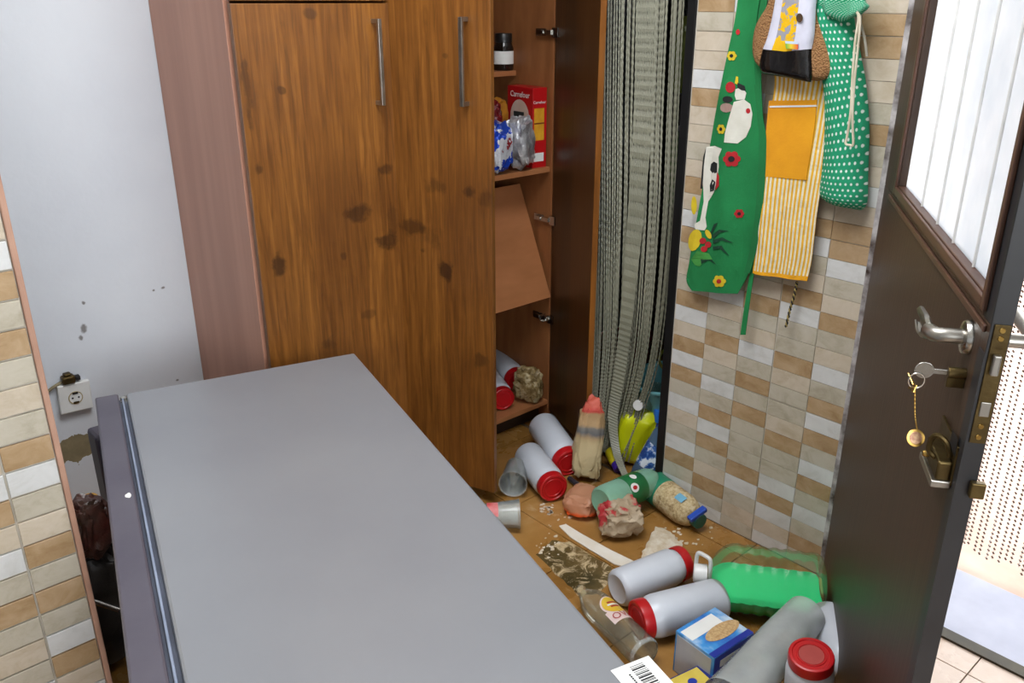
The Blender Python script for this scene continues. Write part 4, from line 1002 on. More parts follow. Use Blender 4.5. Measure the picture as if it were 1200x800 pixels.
# ------------------------------------------------------------------ cloth hanging on the tiled wall
def lerp_list(pts, n):
    pts = [Vector((p[0], p[1], 0)) for p in pts]; return spline(pts, n)
def bulge(x0, y, z, amp, fy, fz, ph):
    return x0 - amp*(0.6*sin(y*fy+z*fz+ph)+0.4*sin(y*fy*2.3-z*fz*1.7+ph*2)) - amp*0.4*noise.noise(Vector((y*18, z*9, ph)))
def sheet(left, right, x0, amp, fy, fz, ph, nu=28, nv=44, thick=0.0022, puff=0.0):
    """hanging cloth between two picture-side outlines, standing off the wall at x0; uv: across, down"""
    A_, B_2 = lerp_list(left, nv), lerp_list(right, nv)
    b = bmesh.new(); uvl = b.loops.layers.uv.new('UVMap'); uvd = {}
    def grid(back):
        g_ = []
        for j in range(nv+1):
            row = []
            for i in range(nu+1):
                s_ = i/nu; p_ = A_[j].lerp(B_2[j], s_); q_ = px(p_.x, p_.y, x0)
                prof = max(0.0, 1-(2*s_-1)**2)**0.5 * min(1.0, (1-j/nv)*6+0.05)**0.5
                x_ = bulge(x0, q_.y, q_.z, amp, fy, fz, ph) - puff*prof
                if back: x_ = (bulge(x0, q_.y, q_.z, amp*0.3, fy, fz, ph)+thick) if puff else x_+thick
                v_ = b.verts.new((x_, q_.y, q_.z)); uvd[v_] = (s_, j/nv); row.append(v_)
            g_.append(row)
        return g_
    F_, K_ = grid(False), grid(True)
    for g_ in (F_, K_):
        for j in range(nv):
            for i in range(nu): b.faces.new((g_[j][i], g_[j][i+1], g_[j+1][i+1], g_[j+1][i]))
    rim = [(0, i) for i in range(nu)]+[(j, nu) for j in range(nv)]+[(nv, i) for i in range(nu, 0, -1)]+[(j, 0) for j in range(nv, 0, -1)]
    n_ = len(rim)
    for k_ in range(n_):
        a, c = rim[k_], rim[(k_+1) % n_]
        b.faces.new((F_[a[0]][a[1]], F_[c[0]][c[1]], K_[c[0]][c[1]], K_[a[0]][a[1]]))
    for f_ in b.faces:
        for l_ in f_.loops: l_[uvl].uv = uvd[l_.vert]
    return b
def applique(pts, x0, amp, fy, fz, ph, lift=0.0016, sub=3):
    """flat print following the cloth: filled outline given in picture points"""
    b = bmesh.new(); fine = []
    n_ = len(pts)
    for i in range(n_):
        for j in range(sub): fine.append(Vector(pts[i]+(0,)).lerp(Vector(pts[(i+1) % n_]+(0,)), j/sub))
    tris = geometry.tessellate_polygon([fine])
    vs_ = [b.verts.new(p_) for p_ in fine]
    for t_ in tris:
        try: b.faces.new([vs_[i] for i in t_])
        except ValueError: pass
    bmesh.ops.subdivide_edges(b, edges=b.edges, cuts=1, use_grid_fill=True)
    for v_ in b.verts:
        q_ = px(v_.co.x, v_.co.y, x0); v_.co = Vector((bulge(x0, q_.y, q_.z, amp, fy, fz, ph)-lift, q_.y, q_.z))
    return b
def circ(u, v, r, r2=None, n=12, rot=0.0):
    r2 = r2 or r
    return [(u+r*cos(t)*cos(rot)-r2*sin(t)*sin(rot), v+r*cos(t)*sin(rot)+r2*sin(t)*cos(rot)) for t in [i*2*pi/n for i in range(n)]]

def fabric(name, c1, c2, **kw): return pmat(name, c1, c2, 7, 0.85, bump=0.12, bscale=160, **kw)
# --- green apron
GA = (2.030, 0.009, 26.0, 3.0, 0.4)
q = px(880, 20, 2.03)
ga = thing('apron', 'green apron printed with cartoon cows hanging on the tiled wall', 'apron', (2.03, q.y, 0.55))
left = [(868, -40), (862, 20), (850, 78), (836, 140), (826, 200), (816, 260), (808, 305), (804, 328), (812, 340)]
right = [(900, -40), (889, 20), (886, 78), (889, 130), (895, 170), (893, 225), (886, 280), (878, 315), (862, 345)]
objw('cloth', sheet(left, right, *GA), fabric('green_cotton', (22, 132, 70), (14, 110, 56)), ga, smooth=True)
# folded-over right hem and tie
objw('hem', sheet([(889, -40), (881, 60), (886, 130), (889, 165), (887, 225), (881, 280), (872, 320)], [(903, -40), (892, 60), (893, 130), (898, 165), (896, 225), (889, 280), (879, 320)], 2.022, 0.004, 20, 2, 0.2, 6, 40), fabric('green_hem', (20, 120, 62), (14, 100, 50)), ga, smooth=True)
objw('tie', sheet([(884, 285), (877, 330), (868, 392)], [(889, 285), (882, 330), (874, 392)], 2.030, 0.003, 10, 9, 0.9, 3, 20), fabric('green_tie', (26, 138, 74), (18, 118, 60)), ga, smooth=True)
objw('bottom_binding', sheet([(804, 326), (812, 338)], [(812, 328), (816, 334)], 2.028, 0.001, 1, 1, 0, 2, 4), fabric('green_bind', (30, 142, 80), (22, 124, 66)), ga)
WH = pmat('print_white', (222, 220, 208), (206, 204, 190), 20, 0.8); BK = pmat('print_black', (26, 30, 28), (18, 20, 20), 20, 0.8)
RD = pmat('print_red', (186, 30, 38), (160, 22, 30), 20, 0.8); YE = pmat('print_yellow', (222, 196, 40), (200, 172, 26), 20, 0.8); DG = pmat('print_dark_green', (12, 70, 44), (10, 56, 36), 20, 0.8); PK = pmat('print_grey_pink', (176, 150, 138), (150, 120, 110), 20, 0.8); LG = pmat('print_leaf', (70, 150, 66), (52, 128, 50), 20, 0.8)
def pr(nm, pts, mat, lift=0.0018, sub=2, S=GA): objw(nm, applique(pts, *S, lift=lift, sub=sub), mat, ga if S is GA else S_parent[0])
Z5 = lambda x, y: (800+x/2.67, 60+y/2.67)
cow1 = [Z5(*p_) for p_ in ((165, 158), (195, 150), (215, 165), (221, 195), (215, 235), (200, 268), (175, 288), (135, 284), (138, 255), (150, 210))]
pr('cow_print', cow1, WH)
pr('cow_print', [Z5(*p_) for p_ in ((170, 118), (190, 112), (203, 130), (198, 150), (172, 152), (168, 138))], WH, 0.0022)
pr('cow_print', [Z5(*p_) for p_ in ((176, 98), (198, 108), (202, 124), (188, 122), (176, 114))], BK, 0.0026)
pr('cow_print', circ(*Z5(155, 112), 5.5, 6.5), RD); pr('cow_print', [Z5(*p_) for p_ in ((168, 100), (172, 78), (178, 80), (178, 104))], YE, 0.0024)
pr('cow_print', circ(*Z5(142, 176), 8, 5.5), PK); pr('cow_print', circ(*Z5(146, 150), 6, 4), BK); pr('cow_print', circ(*Z5(208, 186), 2.6, 3.2), RD, 0.0026)
pr('cow_print', [Z5(*p_) for p_ in ((72, 300), (100, 296), (128, 304), (116, 330), (118, 360), (112, 400), (100, 440), (80, 470), (72, 520), (76, 548), (70, 560), (42, 556), (38, 540), (56, 530), (66, 470), (64, 430), (60, 380), (64, 330))], WH)
pr('cow_print', [Z5(*p_) for p_ in ((98, 345), (112, 350), (112, 378), (96, 384), (84, 372), (88, 352))], BK, 0.0026); pr('cow_print', [Z5(*p_) for p_ in ((92, 400), (106, 408), (100, 436), (86, 440), (84, 420))], BK, 0.0026)
pr('cow_print', [Z5(*p_) for p_ in ((112, 376), (120, 390), (120, 420), (106, 434), (108, 410))], RD, 0.0022); pr('cow_print', [Z5(*p_) for p_ in ((64, 330), (72, 300), (66, 360), (62, 430), (56, 430))], BK, 0.0028)
pr('cow_print', circ(*Z5(36, 482), 3.5, 11), YE); pr('cow_print', circ(*Z5(40, 590), 8, 13, 14, 0.3), YE, 0.0022); pr('cow_print', circ(*Z5(82, 572), 3, 6, 10, -0.5), YE, 0.0026)
for dx, dy in ((66, 592), (82, 604), (70, 618)): pr('berry_print', circ(*Z5(dx, dy), 3.6), RD, 0.003)
for (cx_, cy_, r_, m1, m2) in ((158, 336, 3.9, RD, BK), (118, 718, 3.0, YE, RD), (177, 508, 2.2, RD, BK), (158, 14, 2.4, YE, BK), (124, 243, 2.4, YE, BK)):
    for a in range(6): pr('flower_print', circ(*Z5(cx_+r_*3.9*cos(a*pi/3), cy_+r_*3.9*sin(a*pi/3)), r_), m1, 0.002, 1)
    pr('flower_print', circ(*Z5(cx_, cy_), r_*0.9), m2, 0.0028, 1)
for pts in (((92, 575), (120, 556), (150, 560), (122, 566), (98, 586)), ((96, 590), (130, 580), (162, 600), (128, 590), (98, 602)), ((96, 610), (128, 606), (150, 640), (122, 616), (98, 620)), ((60, 650), (84, 640), (112, 668), (84, 652), (62, 664)), ((88, 566), (100, 540), (116, 534), (104, 552), (94, 572))):
    pr('grass_print', [Z5(*p_) for p_ in pts], DG, 0.0022)
pr('leaf_print', [Z5(*p_) for p_ in ((30, 650), (50, 622), (84, 632), (96, 650), (70, 652), (58, 672), (44, 668))], LG, 0.0019)
pr('cow_print', circ(*Z5(176, -60), 2.4, 3.4), RD)

# --- yellow striped apron with a plain pocket
YA = (2.026, 0.008, 30.0, 2.0, 1.1)
q = px(930, 120, 2.026)
ya = thing('apron', 'yellow and white striped apron with a plain yellow pocket', 'apron', (2.026, q.y, 0.6)); S_parent = [ya]
k = NT('yellow_stripes'); uv = k.n('ShaderNodeUVMap'); s = k.sep(uv.outputs[0])
w = k.math('FRACT', k.math('MULTIPLY', s[0], 15.0)); w2 = k.math('FRACT', k.math('MULTIPLY', s[0], 5.0))
c = k.mix(k.ramp(w, [(0.42, (0, 0, 0, 1)), (0.5, (1, 1, 1, 1)), (0.92, (1, 1, 1, 1)), (1.0, (0, 0, 0, 1))]), (226, 172, 36), (228, 218, 190))
hem = k.math('GREATER_THAN', s[1], 0.955); c = k.mix(hem, c, (236, 166, 22))
k.base(c); k.set(Roughness=0.85); v = k.coord('Object'); k.bump(k.noise(v, 26, 4), 0.35, 0.02)
objw('cloth', sheet([(905, 70), (908, 100), (900, 150), (893, 200), (888, 260), (884, 300), (882, 320)], [(982, 70), (984, 86), (976, 130), (966, 190), (956, 250), (950, 300), (944, 330)], *YA), k.m, ya, smooth=True)
objw('pocket', sheet([(901, 118), (897, 160), (893, 206)], [(957, 117), (952, 160), (944, 211)], 2.0235, 0.006, 30.0, 2.0, 1.1, 18, 22), fabric('plain_yellow_cotton', (232, 162, 18), (212, 140, 10)), ya, smooth=True)
objw('pocket_seam', sheet([(902, 124), (902, 126)], [(956, 123), (956, 125)], 2.0222, 0.006, 30.0, 2.0, 1.1, 18, 2), M['white_print'], ya)
objw('hem', sheet([(976, 66), (979, 76)], [(985, 76), (984, 90)], 2.018, 0.003, 30, 2, 1, 4, 6), fabric('orange_hem', (238, 166, 20), (220, 146, 12)), ya, smooth=True)
# twisted black and gold cord below it
b = bmesh.new(); P_ = [px(u_, v_, 2.04) for u_, v_ in ((934, 330), (931, 345), (926, 362), (921, 383))]
ctr = spline(P_, 60)
tube(b, [p_+Vector((0.0022*cos(i*0.9), 0.0022*sin(i*0.9), 0)) for i, p_ in enumerate(ctr)], 0.0022, 6)
c1 = objw('cord_strand', b, pmat('black_cord', (36, 30, 22), (24, 20, 14), 20, 0.8), ya, smooth=True)
b = bmesh.new(); tube(b, [p_+Vector((0.0022*cos(i*0.9+pi), 0.0022*sin(i*0.9+pi), 0)) for i, p_ in enumerate(ctr)], 0.0022, 6)
objw('cord_strand', b, pmat('gold_cord', (176, 156, 96), (150, 130, 72), 20, 0.8), ya, smooth=True)

# --- polka-dot drawstring bag
q = px(985, 100, 2.0)
pb = thing('drawstring_bag', 'green polka-dot drawstring bag hanging by the door', 'bag', (2.03, q.y, 0.8))
k = NT('polka_dot_cotton'); uv = k.n('ShaderNodeUVMap'); mp = k.n('ShaderNodeMapping'); mp.inputs['Scale'].default_value = (10.0, 36.0, 1); k.l(uv.outputs[0], mp.inputs[0]); s = k.sep(mp.outputs[0])
row = k.math('FLOOR', s[1]); odd = k.math('MULTIPLY', k.math('MODULO', row, 2.0), 0.5)
fx = k.math('ADD', k.math('FRACT', k.math('ADD', s[0], odd)), -0.5); fy_ = k.math('ADD', k.math('FRACT', s[1]), -0.5)
d = k.math('SQRT', k.math('ADD', k.math('MULTIPLY', fx, fx), k.math('MULTIPLY', fy_, fy_)))
k.base(k.mix(k.ramp(d, [(0.17, (1, 1, 1, 1)), (0.25, (0, 0, 0, 1))]), (22, 148, 104), (214, 230, 220))); k.set(Roughness=0.85); v = k.coord('Object'); k.bump(k.noise(v, 22, 4), 0.3, 0.02)
objw('bag_body', sheet([(956, -30), (954, 20), (962, 60), (968, 110), (968, 160), (964, 200), (962, 228), (972, 238)], [(1000, -30), (1000, 16), (1007, 60), (1014, 100), (1018, 150), (1017, 200), (1016, 236), (1010, 246)], 2.040, 0.006, 34, 4, 2.0, 26, 44, 0.004, 0.045), k.m, pb, smooth=True)
objw('gathered_top', sheet([(962, -30), (958, 0), (966, 14), (984, 26)], [(1008, -30), (1014, 0), (1018, 8), (1008, 18)], 1.990, 0.010, 90, 10, 0.7, 20, 16, 0.003, 0.012), k.m, pb, smooth=True)
lp = [(1004, 14), (1006, 22), (1002, 50), (999, 90), (997, 130), (993, 158), (991, 168), (996, 170), (1000, 168), (999, 140), (1001, 100), (1005, 60), (1008, 24), (1004, 14)]
objw('drawstring', tubem(spline([px(u_, v_, 1.978) for u_, v_ in lp], 70), 0.0028, 7), pmat('cream_cord', (216, 208, 186), (196, 186, 160), 30, 0.85), pb, smooth=True)
objw('side_string', tubem(spline([px(u_, v_, 2.03) for u_, v_ in ((1008, 26), (1013, 44), (1016, 66))], 16), 0.003, 6), pmat('grey_cord', (186, 182, 168), (166, 160, 146), 30, 0.85), pb, smooth=True)

# --- printed plastic pouch and brown net of shells in front of the aprons
q = px(935, 60, 1.99)
nb = thing('net_bag', 'brown knotted net bag bulging behind the black and white pouch', 'bag', (2.0, q.y, 1.1))
k = NT('brown_net'); v = k.coord('Object'); vo = k.n('ShaderNodeTexVoronoi'); vo.inputs['Scale'].default_value = 260; k.l(v, vo.inputs['Vector'])
k.base(k.ramp(vo.outputs['Distance'], [(0.2, (172, 128, 80)), (0.7, (140, 98, 58))])); k.set(Roughness=0.8); k.bump(vo.outputs['Distance'], 0.6)
objw('net', sheet([(912, -30), (900, 5), (886, 30), (882, 55), (886, 72), (900, 84)], [(955, -30), (962, 10), (974, 50), (980, 76), (975, 90), (958, 95)], 2.008, 0.004, 30, 5, 0.3, 24, 26, 0.004, 0.030), k.m, nb, smooth=True)
pu = thing('plastic_pouch', 'shiny pouch with white top, yellow print and black bottom', 'pouch', (1.985, q.y, 1.1))
k = NT('pouch_print'); uv = k.n('ShaderNodeUVMap'); s = k.sep(uv.outputs[0]); v = k.coord('Object')
black = k.math('GREATER_THAN', k.math('ADD', s[1], k.math('MULTIPLY', k.math('ABSOLUTE', k.math('ADD', s[0], -0.55)), 0.06)), 0.60)
yel = k.math('LESS_THAN', k.math('ABSOLUTE', k.math('ADD', k.math('ADD', s[0], -0.50), k.math('MULTIPLY', s[1], 0.04))), 0.21)
grey = k.ramp(k.noise(v, 46, 3), [(0.50, (0, 0, 0, 1)), (0.53, (1, 1, 1, 1))])
band = k.math('LESS_THAN', s[1], 0.46)
c = k.mix(yel, (206, 206, 220), (226, 178, 24)); c = k.mix(k.math('MULTIPLY', k.math('MULTIPLY', grey, yel), band), c, (150, 150, 158)); c = k.mix(black, c, (20, 18, 18))
k.base(c); k.set(Roughness=0.16); k.bump(k.noise(v, 18, 3), 0.25, 0.02)
objw('pouch', sheet([(912, -40), (908, 0), (900, 40), (893, 60), (890, 78), (894, 86)], [(958, -40), (956, 0), (954, 40), (951, 60), (952, 84), (950, 96)], 1.984, 0.004, 20, 3, 0.6, 22, 30, 0.003, 0.022), k.m, pu, smooth=True)
k = NT('rainbow_patch'); uv = k.n('ShaderNodeUVMap'); s = k.sep(uv.outputs[0]); c = k.ramp(s[0], [(0.0, (96, 170, 70)), (0.45, (226, 200, 60)), (1.0, (216, 80, 50))]); c = k.mix(k.math('LESS_THAN', s[1], 0.35), c, (190, 206, 226)); k.base(c); k.set(Roughness=0.3)
objw('logo_patch', sheet([(920, 48), (921, 57)], [(935, 49), (935, 58)], 1.9605, 0.0, 1, 1, 0, 4, 4, 0.001), k.m, pu)
objw('shell_print', applique(circ(937, 21, 4.0, 5.5), 1.9608, 0, 1, 1, 0, 0.0005), pmat('brown_oval', (84, 60, 36), (60, 42, 24), 30, 0.5), pu)

# ------------------------------------------------------------------ brown metal outer door, standing ajar into the room
DH = Vector((2.045, 0.925, 0)); DD = Vector((-0.833, -0.553, 0)).normalized(); DN = Vector((DD.y, -DD.x, 0))   # DN: towards the room
if DN.dot(CAM-DH) < 0: DN = -DN
def D(u, v, off=0.0):
    """picture point on the door plane (or off it) -> door coordinates: x from hinge, y (minus = towards the room), z"""
    r = ray(u, v); o_ = DH+DN*off; t_ = ((o_-CAM).dot(DN))/r.dot(DN); p_ = CAM+r*t_
    return Vector(((p_-DH).dot(DD), -off, p_.z))
door = bpy.data.objects.new('door_1', None); COL.objects.link(door); struct(door)
door.location = DH; door.rotation_euler = (0, 0, atan2(DD.y, DD.x))
door['label'] = 'brown metal outer door with a frosted window, standing ajar'
k = NT('brown_door_paint'); st = k.coord('Object', (30, 30, 1.2)); g = k.noise(st, 3.0, 6, 0.6)
v = k.coord('Object')
c = k.ramp(g, [(0.3, (48, 33, 23)), (0.7, (66, 47, 33))]); wear = k.ramp(k.noise(v, 30, 6, 0.7), [(0.70, (0, 0, 0, 1)), (0.73, (1, 1, 1, 1))])
k.base(k.mix(k.math('MULTIPLY', wear, 0.5), c, (150, 140, 126))); k.set(Roughness=0.46); k.bump(g, 0.08); M['door'] = k.m
M['door_frame'] = pmat('brown_frame_paint', (86, 58, 44), (66, 44, 34), 9, 0.4, detail=7)
M['door_edge'] = pmat('black_door_edge', (40, 40, 42), (26, 26, 28), 7, 0.45)
DW = 1.005; TH_ = 0.026; WX0, WX1, WZ0, WZ1 = 0.175, 0.957, 1.190, 1.98
obj('lower_panel', boxm((0.0, 0, 0.012), (DW-0.002, TH_, WZ0-0.03)), M['door'], door, bevel=0.002)
obj('stile', boxm((0.0, 0, WZ0-0.03), (WX0, TH_, 2.08)), M['door'], door, bevel=0.002)
obj('stile', boxm((WX1+0.0, 0, WZ0-0.03), (DW-0.002, TH_, 2.08)), M['door_edge'], door, bevel=0.002)
obj('rail', boxm((WX0, 0, WZ0-0.03), (WX1, TH_, WZ0)), M['door_frame'], door, bevel=0.002)
obj('rail', boxm((WX0, 0, WZ1), (WX1, TH_, 2.08)), M['door'], door, bevel=0.002)
obj('closing_edge', boxm((DW-0.002, -0.001, 0.012), (DW, TH_, 2.08)), M['door_edge'], door, bevel=0.001)
obj('astragal', boxm((DW-0.03, -0.0015, 0.012), (DW+0.0005, 0.0, WZ0-0.07)), M['door_edge'], door)
for lo, hi in (((0.09, -0.005, WZ0-0.045), (WX1+0.03, 0, WZ0-0.034)), ((WX0-0.016, -0.007, WZ0-0.02), (WX0, 0.0, WZ1)), ((WX1, -0.007, WZ0-0.02), (WX1+0.014, 0, WZ1)), ((WX0, -0.007, WZ0-0.018), (WX1, 0, WZ0-0.002))):
    obj('moulding', boxm(lo, hi), M['door_frame'], door, bevel=0.002)
k = NT('frosted_pane'); tr = k.n('ShaderNodeBsdfTranslucent'); tr.inputs[0].default_value = lin((244, 247, 250)); gl = k.n('ShaderNodeBsdfGlossy'); gl.inputs['Roughness'].default_value = 0.15; mx = k.n('ShaderNodeMixShader'); mx.inputs[0].default_value = 0.06
v = k.coord('Object'); tr.inputs[0].default_value = lin((244, 247, 250)); cr = k.ramp(k.noise(v, 12, 4), [(0.3, (236, 240, 244)), (0.7, (248, 250, 252))]); k.l(cr, tr.inputs[0])
k.l(tr.outputs[0], mx.inputs[1]); k.l(gl.outputs[0], mx.inputs[2]); k.l(mx.outputs[0], k.out.inputs[0])
obj('pane', boxm((WX0, 0.016, WZ0), (WX1, 0.020, WZ1)), k.m, door)
barm = pmat('grey_pane_rib', (226, 226, 224), (206, 206, 202), 20, 0.5)
for x_ in (0.379, 0.531, 0.667, 0.812, 0.944): obj('pane_rib', tubem([(x_, 0.014, WZ0), (x_, 0.014, WZ1)], 0.0026, 8), barm, door, smooth=True)
# old rust patch under the moulding
# lever handle
ros = D(1138, 398, 0.0); 
hd = bpy.data.objects.new('handle', None); COL.objects.link(hd); hd.parent = door; hd.location = (ros.x-0.01, 0, ros.z)
RX = Matrix.Rotation(pi/2, 4, 'X')
obj('rose', lathem([(0, 0.011), (0.018, 0.011), (0.024, 0.009), (0.0265, 0.004), (0.0265, 0.0)], 32, mtx=RX), M['chrome'], hd, smooth=True)
le = D(1084, 382, 0.050); ls = hd.location
tip = Vector((le.x-ls.x, -0.050, le.z-ls.z))
b = bmesh.new(); tube(b, [(0, -0.006, 0), (0, -0.030, 0), (-0.002, -0.040, -0.001), (-0.008, -0.046, -0.002), (-0.030, -0.05, -0.004)], [0.0115]*5, 14)
# scooped grip: half pipe curling to the tip
n_ = 16; Lg = -0.075; rows = []
for i in range(n_+1):
    f = i/n_; x_ = -0.026+Lg*f; zc = -0.004-0.010*sin(f*pi*0.5)+0.010*f*f; w_ = 0.0125+0.007*sin(f*pi*0.9); op = 0.15+1.25*min(1, f*2.2)
    row = []
    for j in range(9):
        a = -pi/2-(pi-op*0.9)+2*(pi-op*0.9)*j/8 if False else (pi*0.5+op*0.5)+(2*pi-op)*j/8
        row.append(b.verts.new((x_, -0.05-w_*0.7*sin(a-pi*0.0)*0.8, zc+w_*cos(a))))
    rows.append(row)
for r1, r2 in zip(rows, rows[1:]):
    for j in range(8): b.faces.new((r1[j], r1[j+1], r2[j+1], r2[j]))
lv = obj('lever', b, M['steel'], hd, smooth=True); md = lv.modifiers.new('wall', 'SOLIDIFY'); md.thickness = 0.0025
b = bmesh.new(); lathe(b, [(0, 0.011), (0.018, 0.011), (0.0265, 0.004), (0.0265, 0)], 28, Matrix.Translation((0, TH_, 0)) @ Matrix.Rotation(-pi/2, 4, 'X'))
tube(b, [(0, TH_+0.02, 0), (0, TH_+0.055, 0), (-0.012, TH_+0.064, 0), (-0.12, TH_+0.064, 0.005)], 0.0105, 14)
obj('outside_lever', b, M['steel'], hd, smooth=True)
# lock cylinder, edge plate, latch
cy = D(1121, 437, 0.012)
b = bmesh.new(); lathe(b, [(0, 0.024), (0.0085, 0.024), (0.0085, 0)], 20, RX); box(b, (-0.005, -0.024, -0.022), (0.005, 0, -0.004))
cyl = obj('lock_cylinder', b, M['brass_old'], door, bevel=0.001); cyl.location = (cy.x, 0, cy.z)
pt, pb_ = 1.165, 0.985
ep = obj('edge_plate', boxm((DW, 0.003, pb_), (DW+0.0025, 0.024, pt)), M['brass_old'], door, bevel=0.0008)
obj('latch', boxm((DW+0.002, 0.008, 1.093), (DW+0.012, 0.018, 1.123)), M['steel'], ep, bevel=0.002)
obj('deadbolt', boxm((DW+0.002, 0.007, 1.028), (DW+0.0045, 0.020, 1.05)), M['steel'], ep, bevel=0.001)
for z_ in (0.995, 1.012, 1.145, 1.157):
    obj('screw', lathem([(0, 0.0016), (0.0035, 0.0016), (0.0042, 0)], 12, mtx=Matrix.Translation((DW+0.0024, 0.0135, z_)) @ Matrix.Rotation(pi/2, 4, 'Y')), M['brass'], ep, smooth=True)
# old slide bolt lower down
bo = D(1106, 535, 0.01)
bl = bpy.data.objects.new('slide_bolt', None); COL.objects.link(bl); bl.parent = door; bl.location = (bo.x, 0, bo.z)
b = bmesh.new(); box(b, (-0.075, -0.004, -0.03), (0.035, 0, 0.035)); obj('bolt_plate', b, M['brass_old'], bl, bevel=0.001)
b = bmesh.new(); box(b, (-0.055, -0.024, -0.026), (0.03, -0.004, 0.006)); obj('bolt_case', b, M['brass_old'], bl, bevel=0.003)
b = bmesh.new(); box(b, (-0.058, -0.030, -0.036), (0.034, -0.002, -0.024)); obj('bolt_foot', b, M['steel'], bl, bevel=0.002)
obj('bolt_loop', tubem(spline([(0.006, -0.024, 0.0), (0.006, -0.034, 0.012), (0.010, -0.034, 0.034), (0.016, -0.028, 0.042), (0.02, -0.016, 0.034), (0.02, -0.008, 0.012)], 20), 0.0042, 8), M['brass_old'], bl, smooth=True)
obj('bolt_knob', lathem([(0, 0.012), (0.004, 0.011), (0.006, 0.006), (0.004, 0.0)], 14, mtx=Matrix.Translation((-0.02, -0.024, -0.008)) @ RX), M['brass'], bl, smooth=True)
obj('bolt_hole', boxm((-0.005, -0.0045, 0.018), (0.03, -0.0042, 0.045)), M['black_print'], bl)
obj('edge_catch', boxm((DW, 0.016, 0.90), (DW+0.012, 0.036, 0.925)), M['brass_old'], door, bevel=0.002)

# keys hanging from the cylinder
def dw(p): return door.matrix_basis @ Vector(p)
kp = Vector((cy.x, -0.03, cy.z))
keys = thing('key_ring', 'bunch of keys with a round coin tag hanging from the door lock', 'keys', dw(kp)); keys.rotation_euler = door.rotation_euler
b = bmesh.new(); box(b, (-0.0015, -0.014, -0.004), (0.0015, 0.008, 0.004))
prism(b, [(0.013*cos(t_), 0.014*sin(t_)) for t_ in [i*2*pi/18 for i in range(18)]], 0.0024, Matrix.Translation((0.0, -0.026, 0.0)) @ Matrix.Rotation(pi/2, 4, 'Y') @ Matrix.Translation((0, 0, -0.0012)))
obj('key', b, M['chrome'], keys, bevel=0.0006)
obj('key_head_sleeve', lathem([(0, 0), (0.0085, 0), (0.0085, 0.0012), (0, 0.0012)], 18, mtx=Matrix.Translation((-0.0014, -0.022, -0.001)) @ Matrix.Rotation(-pi/2, 4, 'Y')), pmat('blue_grey_sleeve', (120, 142, 170), (98, 120, 150), 12, 0.4), keys)
rc = Vector((0, -0.034, -0.018))
obj('split_ring', tubem([rc+Vector((0.002*sin(t_), 0.011*cos(t_), 0.013*sin(t_))) for t_ in [i*2*pi/28 for i in range(28)]], 0.0011, 6, True), M['chrome'], keys, smooth=True)
for dx, ang_ in ((-0.006, 0.5), (0.004, -0.35), (0.0, 0.1)):
    b = bmesh.new(); prism(b, [(-0.008, 0), (0.008, 0), (0.008, -0.012), (0.0032, -0.016), (0.0032, -0.034), (0, -0.038), (-0.0032, -0.034), (-0.0032, -0.016), (-0.008, -0.012)], 0.0018)
    o = obj('key', b, M['brass'], keys); o.matrix_local = Matrix.Translation((dx, -0.034, -0.030)) @ Matrix.Rotation(ang_, 4, 'X') @ Matrix.Rotation(radians(90+ang_*60), 4, 'Y') @ Matrix.Rotation(pi/2, 4, 'X') @ Matrix.Scale(0.72, 4)
coin = D(1073, 513, 0.05); cl = Vector((coin.x-kp.x, coin.y-kp.y, coin.z-kp.z))
st_ = Vector((0.0, -0.034, -0.031))
ch = spline([st_, st_.lerp(cl, 0.5)+Vector((0, 0, -0.002)), cl+Vector((0.0, 0, 0.014))], 30)
obj('chain', tubem(ch, [0.0016 if i % 2 else 0.0008 for i in range(31)], 6), M['brass'], keys, smooth=False)
fc_dir = (door.matrix_basis.to_3x3().inverted() @ (CAM-dw(coin))).normalized()
CQ = Matrix.Translation(cl) @ fc_dir.to_track_quat('Z', 'Y').to_matrix().to_4x4() @ Matrix.Rotation(0.35, 4, 'Y')
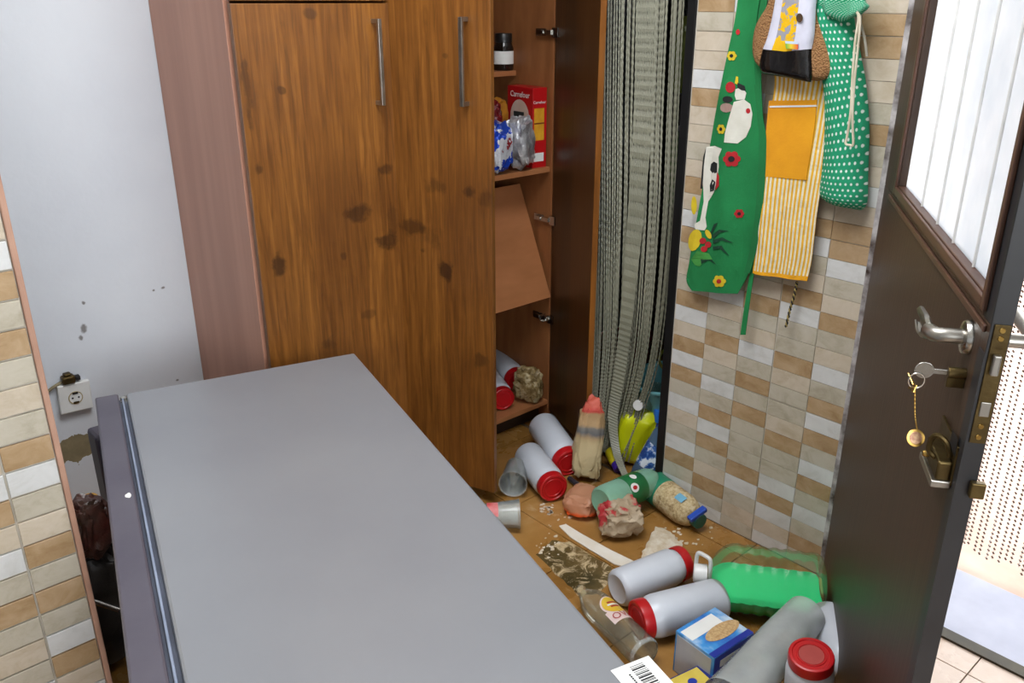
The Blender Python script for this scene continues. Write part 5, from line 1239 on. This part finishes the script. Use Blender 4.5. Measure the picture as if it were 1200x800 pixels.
cn = obj('coin_tag', lathem([(0.0095, 0.0006), (0.0132, 0.0008), (0.0138, 0), (0.0132, -0.0008), (0.0, -0.0008)], 30, mtx=CQ), M['brass'], keys, smooth=True)
obj('coin_face', lathem([(0, 0.0010), (0.009, 0.0010), (0.0098, 0.0004)], 26, mtx=CQ), pmat('coin_face', (150, 92, 72), (206, 172, 132), 160, 0.4, 0.3), cn)

# ------------------------------------------------------------------ chain curtain outside the doorway
b = bmesh.new(); XQ = 2.485; random.seed(9)
for i in range(60):
    y_ = -0.05+i*0.0172; zb = 0.03+0.012*sin(i*0.9)+random.uniform(-0.006, 0.006); sw = random.uniform(-0.003, 0.003)
    n0_ = len(b.faces); tube(b, [(XQ, y_, 2.10), (XQ, y_+sw, 1.0), (XQ+sw, y_+sw, zb)], 0.0008, 3); b.faces.ensure_lookup_table()
    for f_ in b.faces[n0_:]: f_.material_index = 1
    n_ = int((2.09-zb)/0.0146)
    for j in range(n_):
        z_ = zb+j*0.0146+(0.0073 if i % 2 else 0); c_ = Vector((XQ, y_+sw*min(1, (2.1-z_)), z_))
        e_ = [b.verts.new(c_+d_) for d_ in (Vector((0.0048, 0, 0)), Vector((0, 0.0048, 0.0016)), Vector((-0.0048, 0, 0)), Vector((0, -0.0048, -0.0016)), Vector((0, 0, 0.0046)), Vector((0, 0, -0.0046)))]
        for f_ in ((0, 1, 4), (1, 2, 4), (2, 3, 4), (3, 0, 4), (1, 0, 5), (2, 1, 5), (3, 2, 5), (0, 3, 5)): b.faces.new([e_[q_] for q_ in f_])
o = objw('bead_curtain', b, [pmat('brown_beads', (84, 56, 40), (60, 40, 28), 6, 0.6, 0.0), M['white_plastic']], None, kind='stuff'); o['label'] = 'brown bead curtain hanging outside the bright doorway'; o['category'] = 'curtain'
o = objw('curtain_rail', boxm((XQ-0.012, -0.08, 2.10), (XQ+0.012, 0.98, 2.125)), M['steel'], None, bevel=0.002); tag(o, 'metal rail over the doorway carrying the brown bead curtain', 'rail')
